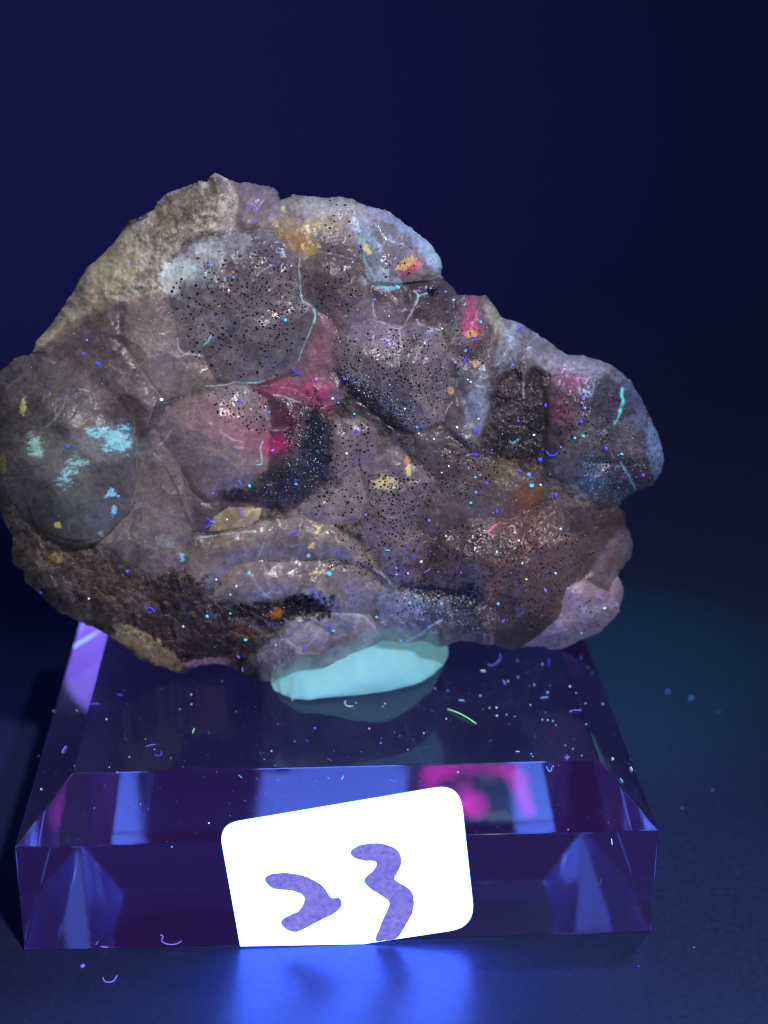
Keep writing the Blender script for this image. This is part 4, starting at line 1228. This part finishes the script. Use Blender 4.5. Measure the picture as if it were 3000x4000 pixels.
for c_, k in enumerate(rest):
    M = np.array(speck_matrix(SP[k], SDir[k], pts[k, 2]*PXM))
    VV.append(tv@M[:3, :3].T+M[:3, 3]); FF.append(tf+c_*len(tv))
o = obj('small_black_specks', np_mesh('small_black_specks', np.concatenate(VV), [np.concatenate(FF)]), SPECK_MAT, specimen)
o['kind'] = 'stuff'

# ------------------------------------------------------------------ veins, lint and dust
def tube_mesh(name, P, r, sides=5, taper=True):
    P = [Vector(p) for p in P]
    n = len(P)
    V = []; F = []
    up = Vector((0.3, -0.8, 0.5)).normalized()
    for k in range(n):
        t = (P[min(k+1, n-1)]-P[max(k-1, 0)]).normalized()
        a = t.cross(up).normalized(); b = t.cross(a).normalized()
        rr = r*(0.55 if taper and k in (0, n-1) else 1.0)
        for s in range(sides):
            an = 2*math.pi*s/sides
            V.append(P[k]+(a*math.cos(an)+b*math.sin(an))*rr)
    for k in range(n-1):
        for s in range(sides):
            s2 = (s+1) % sides
            F.append((k*sides+s, k*sides+s2, (k+1)*sides+s2, (k+1)*sides+s))
    F.append(tuple(range(sides))[::-1]); F.append(tuple(range((n-1)*sides, n*sides)))
    me = bpy.data.meshes.new(name); me.from_pydata([tuple(v_) for v_ in V], [], F)
    for p in me.polygons: p.use_smooth = True
    return me

def glow_mat(name, col, s):
    c = srgb(*col)
    return simple_mat(name, tuple(np.clip(c, 0.02, .8)), 0.6, tuple(c), s*0.75)
G = {'blue': glow_mat('blue_lint', (70, 70, 255), 1.0), 'lilac': glow_mat('lilac_lint', (140, 120, 255), 0.8),
     'violet': glow_mat('violet_lint', (110, 70, 235), 0.75), 'white': glow_mat('white_dust', (215, 240, 255), 1.0),
     'cyan': glow_mat('cyan_dust', (90, 200, 245), 0.95), 'green': glow_mat('green_lint', (170, 255, 190), 1.0),
     'pink': glow_mat('pink_lint', (255, 120, 160), 0.9), 'dull': glow_mat('dull_dust', (120, 120, 170), 0.4),
     'sky': glow_mat('bright_blue_dust', (100, 150, 255), 1.0), 'orange': glow_mat('orange_grain', (220, 150, 80), 0.6)}

def surface_points(Q, where):
    if where == 'rock':
        S3, lab, d = rock_surface(Q[:, 0], Q[:, 1])
        keep = lab >= 0
        if not keep.any(): return np.zeros((0, 3)), np.array([0, 1., 0])
        S3 = S3[keep]; d = d[keep]
        dist = np.linalg.norm(S3-CAM, axis=1)
        sm = np.array([dist[max(0, k-2):k+3].min() for k in range(len(dist))])
        return CAM+d*(sm-0.00005)[:, None], -d.mean(0)
    if where == 'top':   n = np.array([0, 0, 1.]); p0 = np.array([0, 0, HT])
    if where == 'table': n = np.array([0, 0, 1.]); p0 = np.array([0, 0, 0.])
    if where == 'front': n = np.array([0, -1., 0]); p0 = np.array([0, 0., 0])
    a = math.atan2(INS, CH)
    if where == 'bevel': n = np.array([0, -CH, INS]); n /= np.linalg.norm(n); p0 = np.array([0, 0, SH])
    if where == 'left':  n = np.array([-CH, 0, INS]); n /= np.linalg.norm(n); p0 = np.array([-BW/2, 0, SH])
    if where == 'right': n = np.array([CH, 0, INS]); n /= np.linalg.norm(n); p0 = np.array([BW/2, 0, SH])
    P = on_plane(Q[:, 0], Q[:, 1], p0, n)
    return P+n*0.00005, n

PLACE = ['the rough brown matrix', 'the tan granular crust', 'the grey facet beside the tan crust', 'the tan brown facet under the crust',
         'the pale summit crystal with yellow glints', 'the blocky mauve summit crystal', 'the brown facet under the yellow glints',
         'the pink mauve channel between two domes', 'the large speckled dome', 'the glassy crystal with golden inclusion',
         'the dark facet below the glassy crystal', 'the dome with dark sparkling edge', 'the pink notched crystal', 'the blue grey ridge',
         'the dark pitted hollow', 'the grey facet beside the ridge', 'the dark domed shoulder crystal', 'the dark lobe under the shoulder crystal',
         'the grey facet below the smoky crystal', 'the dark slot above the golden facet', 'the golden facet', 'the mauve facet beside the sparkling half',
         'the curved hollow below the sparkling dome', 'the brown slope with orange stain', 'the specked facet with yellow flake',
         'the reddish brown dome', 'the purple grey fringe above the lilac shard', 'the pale lilac shard', 'the smooth mauve central crystal',
         'the dark sparkling half of the central crystal', 'the pale band below the golden facet', 'the smooth facet above the iron stain',
         'the pale crystals above the putty', 'the small clear crystal touching the putty', 'the small clear crystal beside the orange spot',
         'the blue grey crystals above the putty', 'the smoky crystal with cyan flakes']
def place_of(where, uv, P):
    if where == 'rock':
        i = int(LAB[int(np.clip((uv[1]-gv[0])/STEP, 0, len(gv)-1)), int(np.clip((uv[0]-gu[0])/STEP, 0, len(gu)-1))])
        return PLACE[max(i, 0)]
    if where == 'top':
        if P[1] > 0.021 and abs(P[0]-0.003) < 0.013: return 'the acrylic top beside the putty'
        if P[1] < 0.0085: return 'the acrylic top along its front edge'
        if abs(P[0]) > 0.020: return 'the acrylic top along a side edge'
        return 'the open middle of the acrylic top'
    return WHERE[where]
WHERE = {'rock': 'the crystals of the mineral', 'top': 'the flat top of the acrylic block', 'bevel': 'the sloped front edge of the acrylic block',
         'left': 'the sloped left edge of the acrylic block', 'right': 'the sloped right edge of the acrylic block', 'front': 'the upright front of the acrylic block',
         'table': 'the dark table'}
SHADE = {'blue': 'deep blue', 'lilac': 'lilac', 'violet': 'violet', 'white': 'bluish white', 'cyan': 'cyan', 'green': 'pale green',
         'pink': 'coral pink', 'dull': 'dull grey blue', 'sky': 'bright sky blue', 'orange': 'orange'}
def lint(z, pts_, where, col, r=3.4, label=None, lift=0.0):
    P = zp(z, pts_); Q = resample(P, 4) if len(P) > 2 else np.linspace(P[0], P[1], 5)
    P3, n = surface_points(Q, where)
    if len(P3) < 2: return
    k = np.linspace(0, math.pi, len(P3))
    ln = np.linalg.norm(np.diff(P3, axis=0), axis=1).sum()
    P3 = P3+n*(0.00002+min(0.00016, 0.06*ln)*np.sin(k))[:, None]
    o = obj('lint_fibre', tube_mesh('lint_fibre', P3, r*PXM*0.62), G[col])
    pl = place_of(where, Q[len(Q)//2], P3[len(P3)//2])
    tag(o, label or 'glowing %s lint fibre on %s' % (SHADE[col], pl), 'fibre', None if label else '%s lint on %s' % (SHADE[col], pl))
    return o
grain = speck_mesh('dust_speck', 90)
GRAIN = {}
for key, m_ in G.items():
    g_ = grain.copy(); g_.materials.clear(); g_.materials.append(m_); GRAIN[key] = g_
def speck(z, p, where, col, r=5.5, asp=1.0, ang=0):
    Q = zp(z, [p])
    P3, n = surface_points(Q, where)
    if len(P3) == 0: return
    o = bpy.data.objects.new('dust_speck', GRAIN[col]); COL.objects.link(o)
    q = Vector(n).to_track_quat('Z', 'Y').to_matrix().to_4x4()
    rr = r*PXM*0.78
    o.matrix_world = Matrix.Translation(Vector(P3[0])+Vector(n)*rr*0.3) @ q @ Matrix.Rotation(math.radians(ang), 4, 'Z') @ Matrix.Diagonal((rr*asp, rr, rr*0.6, 1))
    pl = place_of(where, Q[0], P3[0])
    tag(o, 'tiny glowing %s dust speck on %s' % (SHADE[col], pl), 'dust speck', '%s dust on %s' % (SHADE[col], pl))
    return o

# lint on the acrylic
lint('b2', [(583,585),(645,583)], 'top', 'violet', 5)
lint('b2', [(755,522),(795,528)], 'top', 'violet', 3.5)
lint('b2', [(945,860),(1008,847)], 'top', 'lilac', 3)
lint('b2', [(1003,912),(1018,925),(1040,922),(1050,905),(1040,895)], 'top', 'violet', 3.4)
lint('b2', [(1247,775),(1262,740)], 'top', 'green', 3)
lint('b2', [(405,900),(418,880),(432,855)], 'left', 'lilac', 4.5)
lint('b2', [(245,925),(262,918)], 'left', 'dull', 3)
lint('b2', [(1545,1040),(1570,1062)], 'bevel', 'sky', 3.5)
lint('b3', [(1240,618),(1330,660),(1428,713)], 'top', 'green', 3.4, 'long straight pale green fibre lying on the flat acrylic top')
lint('b3', [(1505,322),(1515,340),(1545,335),(1580,300),(1582,258)], 'top', 'lilac', 4, 'curled lilac fibre on the acrylic top beside the dark gap under the mineral')
lint('b3', [(1600,428),(1616,458)], 'top', 'sky', 4)
lint('b3', [(585,562),(574,582),(590,603),(612,605),(628,597)], 'top', 'white', 2.4)
lint('b3', [(552,1073),(570,1045)], 'bevel', 'cyan', 4)
lint('b3', [(870,1072),(905,1085)], 'bevel', 'dull', 3)
lint('b3', [(460,935),(490,955)], 'top', 'dull', 3)
lint('b3', [(1455,368),(1488,373)], 'top', 'white', 3.6)
lint('b3', [(1312,560),(1350,562)], 'top', 'cyan', 4)
lint('b4', [(350,545),(402,540)], 'top', 'sky', 4)
lint('b4', [(537,634),(570,628),(612,628)], 'top', 'lilac', 3)
lint('b4', [(403,285),(405,340)], 'top', 'blue', 4)
lint('b4', [(187,893),(216,893)], 'top', 'cyan', 4)
lint('b4', [(505,925),(520,940),(540,925)], 'top', 'lilac', 3.2)
lint('b4', [(522,910),(522,950)], 'top', 'lilac', 3)
lint('b4', [(386,985),(402,1015),(415,1018),(425,992)], 'bevel', 'sky', 3.6)
lint('b4', [(930,990),(942,1015)], 'right', 'white', 3.4)
lint('b4', [(862,1065),(882,1092)], 'right', 'cyan', 3.6)
lint('b4', [(810,930),(822,945)], 'right', 'white', 4)
lint('b7', [(975,455),(980,495)], 'front', 'white', 3.5)
lint('b7', [(910,715),(898,760)], 'front', 'dull', 3)
lint('b5', [(620,1145),(636,1120)], 'front', 'lilac', 3)
lint('b5', [(650,1152),(705,1158)], 'front', 'lilac', 4)
lint('b5', [(1038,1078),(1058,1085),(1048,1112),(1090,1132),(1140,1134),(1178,1118)], 'front', 'lilac', 4, 'crooked lilac fibre on the upright acrylic front near the table')
lint('b5', [(668,1360),(678,1392),(712,1402),(742,1385),(760,1345)], 'table', 'lilac', 4.5, 'cupped lilac fibre on the table in front of the block')
for p, w, c, r in [((1240,523),'top','white',5),((1240,585),'top','white',5),((1165,618),'top','cyan',5),((690,683),'top','white',5),((1530,633),'top','dull',6),
                   ((1000,880),'top','lilac',6),((943,812),'top','cyan',4),((838,928),'top','cyan',5),((1108,935),'top','cyan',3.5),((758,1030),'top','lilac',8),
                   ((708,994),'top','white',4),((1187,990),'top','sky',3.5),((805,790),'top','dull',4),((270,1135),'left','white',6),((500,625),'left','white',4),
                   ((350,630),'left','white',4),((285,1025),'left','dull',4),((365,1030),'left','dull',4),((1355,1353),'bevel','white',5),((1115,1503),'front','sky',6),
                   ((485,985),'left','lilac',5),((1190,380),'top','dull',5),((1440,435),'top','white',3)]:
    speck('b2', p, w, c, r)
for p, w, c, r in [((1557,607),'top','white',5),((1562,660),'top','white',5.5),((1512,610),'top','cyan',4),((1623,653),'top','white',4),((835,582),'top','white',4.5),
                   ((822,600),'top','white',3.5),((648,577),'top','cyan',5.5),((235,560),'top','white',4),((733,743),'top','white',5),((1233,680),'top','white',4.5),
                   ((1087,773),'top','white',5),((100,890),'top','cyan',6),((983,880),'top','white',4),((807,838),'top','sky',6),((250,828),'top','sky',5),
                   ((380,743),'top','violet',9),((930,790),'top','dull',6),((505,888),'top','dull',5),((1243,497),'top','sky',5),((1452,530),'top','white',5),
                   ((1633,437),'top','white',4.5),((1160,485),'top','white',3.5),((1310,1023),'bevel','white',4),((145,1070),'bevel','sky',4),((470,1060),'bevel','sky',5),
                   ((265,1085),'bevel','dull',4),((1140,625),'top','lilac',4),((330,822),'top','violet',5),((1020,815),'top','dull',5)]:
    speck('b3', p, w, c, r)
for p, w, c, r in [((362,325),'top','white',5),((397,508),'top','white',5),((540,470),'top','white',6),((646,715),'top','cyan',5),((430,695),'top','cyan',6),
                   ((450,722),'top','sky',5),((397,688),'top','white',4.5),((362,686),'top','white',4.5),((290,908),'top','cyan',5),((300,925),'top','cyan',5),
                   ((617,920),'top','lilac',6),((510,853),'top','white',3.5),((560,875),'top','white',4),((580,512),'top','white',3.5),((545,632),'top','cyan',5),
                   ((752,582),'right','white',5),((612,285),'right','lilac',6),((657,345),'right','lilac',5),((683,382),'right','lilac',5),((640,578),'right','white',4),
                   ((20,610),'top','white',4.5),((65,608),'top','white',6),((68,660),'top','white',6),((130,653),'top','white',4),((183,664),'top','white',3.5),
                   ((200,302),'top','white',4.5),((140,435),'top','sky',5),((205,410),'top','white',4),((309,460),'top','white',4),((285,590),'top','white',4),
                   ((1175,505),'table','sky',9),((1325,545),'table','sky',10),((1465,1145),'table','dull',9),((1267,1260),'table','dull',8),((1500,635),'table','dull',8)]:
    speck('b4', p, w, c, r)
speck('b7', (1510,1168), 'table', 'dull', 7); speck('b7', (1150,1290), 'table', 'violet', 5)
speck('b5', (535,1290), 'table', 'lilac', 11, 1.4, 60)
# lint on the rock
lint(2, [(865,272),(905,280),(925,305),(912,345)], 'rock', 'lilac', 3)
lint(2, [(1205,412),(1222,390),(1250,370),(1300,365)], 'rock', 'lilac', 3.2)
lint(5, [(1185,165),(1215,195),(1240,210)], 'rock', 'blue', 5.5)
lint(5, [(560,1240),(590,1262),(575,1300),(555,1315)], 'rock', 'blue', 4.6, 'forked deep blue fibre beside the golden cleavage facet')
lint(5, [(590,1262),(630,1275)], 'rock', 'sky', 3.4)
lint(5, [(797,1175),(832,1183),(808,1205),(822,1232)], 'rock', 'lilac', 3)
lint(5, [(1170,1360),(1195,1350),(1220,1335)], 'rock', 'blue', 5)
lint(5, [(797,965),(806,985),(812,1002)], 'rock', 'lilac', 3.2)
lint(6, [(1095,1060),(1128,1062),(1150,1028),(1180,1008)], 'rock', 'pink', 4, 'coral pink crooked fibre on the reddish brown dome')
lint(6, [(1112,1066),(1138,1092)], 'rock', 'pink', 3.4)
lint(6, [(1535,480),(1555,508),(1590,515),(1622,490)], 'rock', 'blue', 5)
lint(6, [(1000,505),(1045,512)], 'rock', 'blue', 5.5)
lint(6, [(585,1225),(586,1258)], 'rock', 'blue', 5)
lint(6, [(655,1358),(682,1345),(698,1328)], 'rock', 'lilac', 3)
lint(6, [(525,1165),(560,1190)], 'rock', 'violet', 3)
lint(6, [(372,1195),(415,1198)], 'rock', 'cyan', 3.4)
lint(7, [(600,915),(615,948)], 'rock', 'lilac', 4.5)
lint(7, [(295,1165),(315,1142)], 'rock', 'lilac', 4.5)
lint(7, [(985,975),(1020,998)], 'rock', 'lilac', 4.5)
lint(7, [(1120,1020),(1132,1045)], 'rock', 'lilac', 3.6)
lint(8, [(1048,795),(1072,780),(1098,790),(1112,815)], 'rock', 'blue', 4.5)
lint(4, [(25,590),(30,560),(42,540)], 'rock', 'violet', 5)
lint(4, [(415,345),(430,335),(445,322)], 'rock', 'blue', 6)
lint('b1', [(945,755),(965,740),(982,725)], 'rock', 'blue', 4.5)
lint('b1', [(808,870),(826,898)], 'rock', 'violet', 5)
lint('b1', [(375,930),(392,948)], 'rock', 'lilac', 4)
lint('b1', [(408,1005),(412,1035)], 'rock', 'lilac', 4)
for z, L in {2: [((910,403),'violet',7),((250,250),'blue',10),((90,372),'violet',7),((600,710),'sky',6),((760,797),'sky',6),((1135,1105),'cyan',9),((755,762),'orange',5),((898,820),'orange',5),((655,1005),'orange',5),((1105,650),'orange',5),((1040,1045),'orange',4),((1110,597),'cyan',7),((5,690),'sky',5),((630,100),'orange',5)],
             3: [((652,775),'cyan',9),((890,785),'cyan',5),((997,810),'sky',6),((1125,855),'lilac',6),((485,865),'sky',6),((600,1150),'sky',5),((575,1175),'blue',6),((845,1178),'white',5),((970,1075),'white',5),((630,860),'white',3),((590,985),'white',4),((360,940),'sky',4),((280,985),'orange',4),((265,1435),'blue',8),((1055,868),'white',5),((1250,1025),'sky',8)],
             4: [((145,290),'white',7),((45,380),'sky',7),((95,408),'blue',9),((35,497),'sky',7),((125,580),'sky',6),((375,600),'lilac',6),((615,888),'violet',8),((412,1000),'violet',7),((120,1070),'blue',10),((885,845),'lilac',6),((880,905),'blue',6),((865,1005),'blue',9),((820,1125),'cyan',7),((885,1110),'cyan',7),((1045,1198),'violet',9),((1155,1240),'cyan',7),((1340,1240),'violet',6),((1310,1390),'violet',10),((70,720),'white',5),((50,705),'white',4),((720,1190),'lilac',5),((575,1278),'blue',9),((525,1103),'white',5),((225,1210),'lilac',4)],
             5: [((1357,240),'sky',8),((800,397),'blue',9),((1043,752),'lilac',7),((875,1008),'cyan',8),((1300,1510),'sky',11),((1513,1500),'blue',7),((1445,1640),'cyan',12),((870,1640),'cyan',7),((610,1062),'lilac',5),((238,388),'white',8),((1645,612),'blue',8),((1573,775),'white',6),((990,437),'white',4),((1018,478),'sky',6),((1150,422),'white',4),((1475,380),'white',6),((1210,995),'sky',7),((910,1337),'green',5),((712,1250),'white',5),((115,1310),'lilac',4),((1630,492),'cyan',5),((1515,410),'cyan',5)],
             6: [((172,340),'blue',9),((605,310),'sky',7),((1040,330),'blue',10),((1495,540),'blue',10),((1342,620),'blue',8),((1410,650),'sky',11),((1435,730),'cyan',11),((1495,725),'green',6),((1605,795),'blue',10),((1025,670),'cyan',6),((1105,712),'violet',10),((1030,778),'sky',7),((995,855),'cyan',8),((693,980),'lilac',7),((1335,265),'violet',7),((1535,150),'violet',8),((1180,912),'violet',8),((240,940),'sky',5),((640,1280),'white',5),((1338,1125),'white',6),((1180,1205),'white',5),((1395,1405),'green',6),((1530,1485),'lilac',8),((1190,1580),'cyan',8),((783,1580),'cyan',7),((835,590),'white',5),((785,637),'white',4),((980,605),'sky',5),((893,310),'white',6),((100,498),'white',6),((153,215),'cyan',6),((1450,365),'white',5),((555,1575),'cyan',6),((620,355),'white',4),((728,395),'white',5),((457,1325),'lilac',7),((540,1362),'white',4),((460,1370),'white',4),((815,1092),'green',5),((1050,250),'green',5),((1365,1290),'white',5),((1605,1362),'sky',6),((1645,1042),'sky',6),((520,178),'white',5)],
             1: [((600,150),'blue',9),((700,220),'blue',9),((483,818),'blue',9),((627,52),'sky',5),((450,445),'violet',4),((1165,480),'white',8),((1530,1155),'white',4),((1035,1403),'lilac',4)],
             8: [((920,518),'blue',9),((293,668),'violet',8),((640,715),'white',5),((1320,915),'white',5),((1490,840),'cyan',8),((1557,577),'white',5)],
             7: [((720,490),'white',6),((418,572),'white',5),((260,655),'white',5),((683,808),'white',5),((978,480),'dull',5),((442,737),'white',4),((1035,1060),'white',7),((870,1240),'cyan',5)],
             'b1': [((370,480),'white',5),((240,437),'white',5),((180,675),'cyan',8),((330,657),'cyan',6),((1278,680),'cyan',6),((1435,830),'cyan',9),((998,770),'cyan',7),((432,828),'cyan',8),((450,402),'cyan',6),((1570,320),'white',6),((1492,587),'cyan',5),((627,860),'white',4),((333,535),'white',4)]}.items():
    for p, c, r in L:
        speck(z, p, 'rock', c, r, 1.0+0.5*rnd.random(), rnd.random()*180)

# uncountable fine dust: one object on the rock (with added sparkle grains), one on the acrylic, one on the table
def dust_cloud(name, label, P3, N, rad, cols, mats):
    n = len(P3)
    tv_ = np.array([v_.co[:] for v_ in grain.vertices]); tf_ = np.array([p.vertices[:] for p in grain.polygons])
    V = []; F = []; MI = []
    for k in range(n):
        R3 = np.array((Vector(N[k]).to_track_quat('Z', 'Y').to_matrix() @ Matrix.Rotation(rnd.random()*6.28, 3, 'Z')))
        sc = np.array([rad[k]*(0.7+1.3*rnd.random()**2), rad[k]*0.8, rad[k]*0.5])
        V.append((tv_*sc)@R3.T+P3[k]+N[k]*rad[k]*0.3); F.append(tf_+k*len(tv_)); MI.append(np.full(len(tf_), cols[k]))
    me = np_mesh(name, np.concatenate(V), [np.concatenate(F)])
    for m_ in mats: me.materials.append(m_)
    me.polygons.foreach_set('material_index', np.concatenate(MI).astype(np.int32))
    o = obj(name, me)
    return tag(o, label, 'dust', kind='stuff')
DM = [glow_mat('fine_'+k, c, f) for k, c, f in (('white', (196, 206, 224), .6), ('cyan', (120, 186, 206), .55), ('blue', (120, 150, 215), .5), ('dull', (128, 128, 160), .4), ('lilac', (140, 132, 205), .45), ('orange', (200, 150, 90), .5))]
# rock: sparse everywhere, crowded with glowing grains that stand in for sparkles on drusy faces
Q = []
def spr(poly, n, r0, r1, w):
    P = np.array(poly); lo = P.min(0); hi = P.max(0); k = 0
    while k < n:
        q = rng.uniform(lo, hi, (n*2, 2)); q = q[sdist(poly, q[:, 0], q[:, 1]) > -6][:n-k]
        for a in q: Q.append((a[0], a[1], r0+(r1-r0)*rng.random()**2, rng.choice(6, p=w)))
        k += len(q)
WD = [.34, .16, .14, .22, .12, .02]; WC = [.3, .34, .2, .12, .04, 0]
spr(SIL, 700, 1.3, 2.8, WD)
spr(Vv((690,600),(770,600),(785,680),(770,770),(700,800),(680,700)), 260, 1.5, 3.8, WC)
spr(Vv((640,560),(760,590),(740,640),(660,620)), 50, 1.5, 3.4, WD)
spr(Vv((600,780),(770,740),(740,830),(620,840)), 90, 1.4, 3.0, WC)
spr(Vv((800,440),(1060,430),(1070,640),(960,660),(830,560)), 380, 1.3, 3.0, WD)
spr(Vv((810,520),(850,560),(990,650),(940,560),(860,520)), 190, 1.5, 3.4, WD)
spr(Vv((1000,1045),(1110,1060),(1190,1100),(1180,1170),(1090,1140),(990,1110)), 300, 1.6, 3.8, WC)
spr(Vv((905,1060),(1020,1050),(1000,1140),(910,1150)), 130, 1.5, 3.2, WC)
spr(Vv((1170,520),(1310,520),(1310,700),(1200,730)), 200, 1.3, 3.0, WC)
spr(Vv((1380,560),(1570,600),(1590,760),(1500,840),(1410,810)), 330, 1.3, 3.0, [.2, .3, .25, .2, .05, 0])
spr(Vv((1400,740),(1560,740),(1500,840),(1420,830)), 130, 1.5, 3.2, [.2, .4, .25, .15, 0, 0])
spr(Vv((1040,700),(1480,860),(1480,960),(1250,1160),(1000,1000)), 350, 1.3, 2.8, WD)
spr(Vv((1090,350),(1200,400),(1200,560),(1100,560)), 110, 1.4, 3.2, WD)
spr(Vv((700,280),(1080,330),(1080,420),(720,420)), 160, 1.3, 3.0, [.3, .1, .1, .2, .16, .14])
spr(Vv((490,1050),(780,1060),(700,1250),(500,1180)), 120, 1.4, 3.2, [.3, .25, .1, .15, .1, .1])
Q = np.array(Q)
P3, lab, d = rock_surface(Q[:, 0], Q[:, 1])
kp = lab >= 0
dust_cloud('fine_dust', 'fine pale dust and glowing grains made as sparkles on the crystals', P3[kp], -d[kp], Q[kp, 2]*PXM*0.85, Q[kp, 3].astype(int), DM)
# acrylic
n = 520
xy = np.stack([rng.uniform(-BW/2+INS, BW/2-INS, n), rng.uniform(INS, BD-INS, n)], 1)
P3 = np.concatenate([xy, np.full((n, 1), HT)], 1); N = np.tile([0, 0, 1.], (n, 1))
n2 = 90
t = rng.random(n2)
P3b = np.stack([rng.uniform(-BW/2+0.004, BW/2-0.004, n2), t*INS, SH+t*CH], 1)
nb = np.array([0, -CH, INS])/np.hypot(CH, INS)
t = rng.random(60)
P3c = np.stack([BW/2-t*INS, rng.uniform(0.004, BD-0.004, 60), SH+t*CH], 1); nc = np.array([CH, 0, INS])/np.hypot(CH, INS)
P3 = np.concatenate([P3, P3b, P3c]); N = np.concatenate([N, np.tile(nb, (n2, 1)), np.tile(nc, (60, 1))])
rad = (1.3+2.2*rng.random(len(P3))**3)*PXM
dust_cloud('fine_dust', 'fine pale dust scattered over the acrylic block', P3, N, rad, rng.choice(6, len(P3), p=[.16, .08, .1, .45, .2, .01]), DM)
n = 60
P3 = np.stack([rng.uniform(-0.06, 0.08, n), rng.uniform(-0.03, 0.12, n), np.zeros(n)], 1)
ins = (np.abs(P3[:, 0]) < BW/2+0.001) & (P3[:, 1] > -0.001) & (P3[:, 1] < BD)
P3 = P3[~ins]
dust_cloud('fine_dust', 'few faint dust grains on the dark table', P3, np.tile([0, 0, 1.], (len(P3), 1)), (1.6+2.4*rng.random(len(P3))**3)*PXM,
           np.full(len(P3), 3), DM)
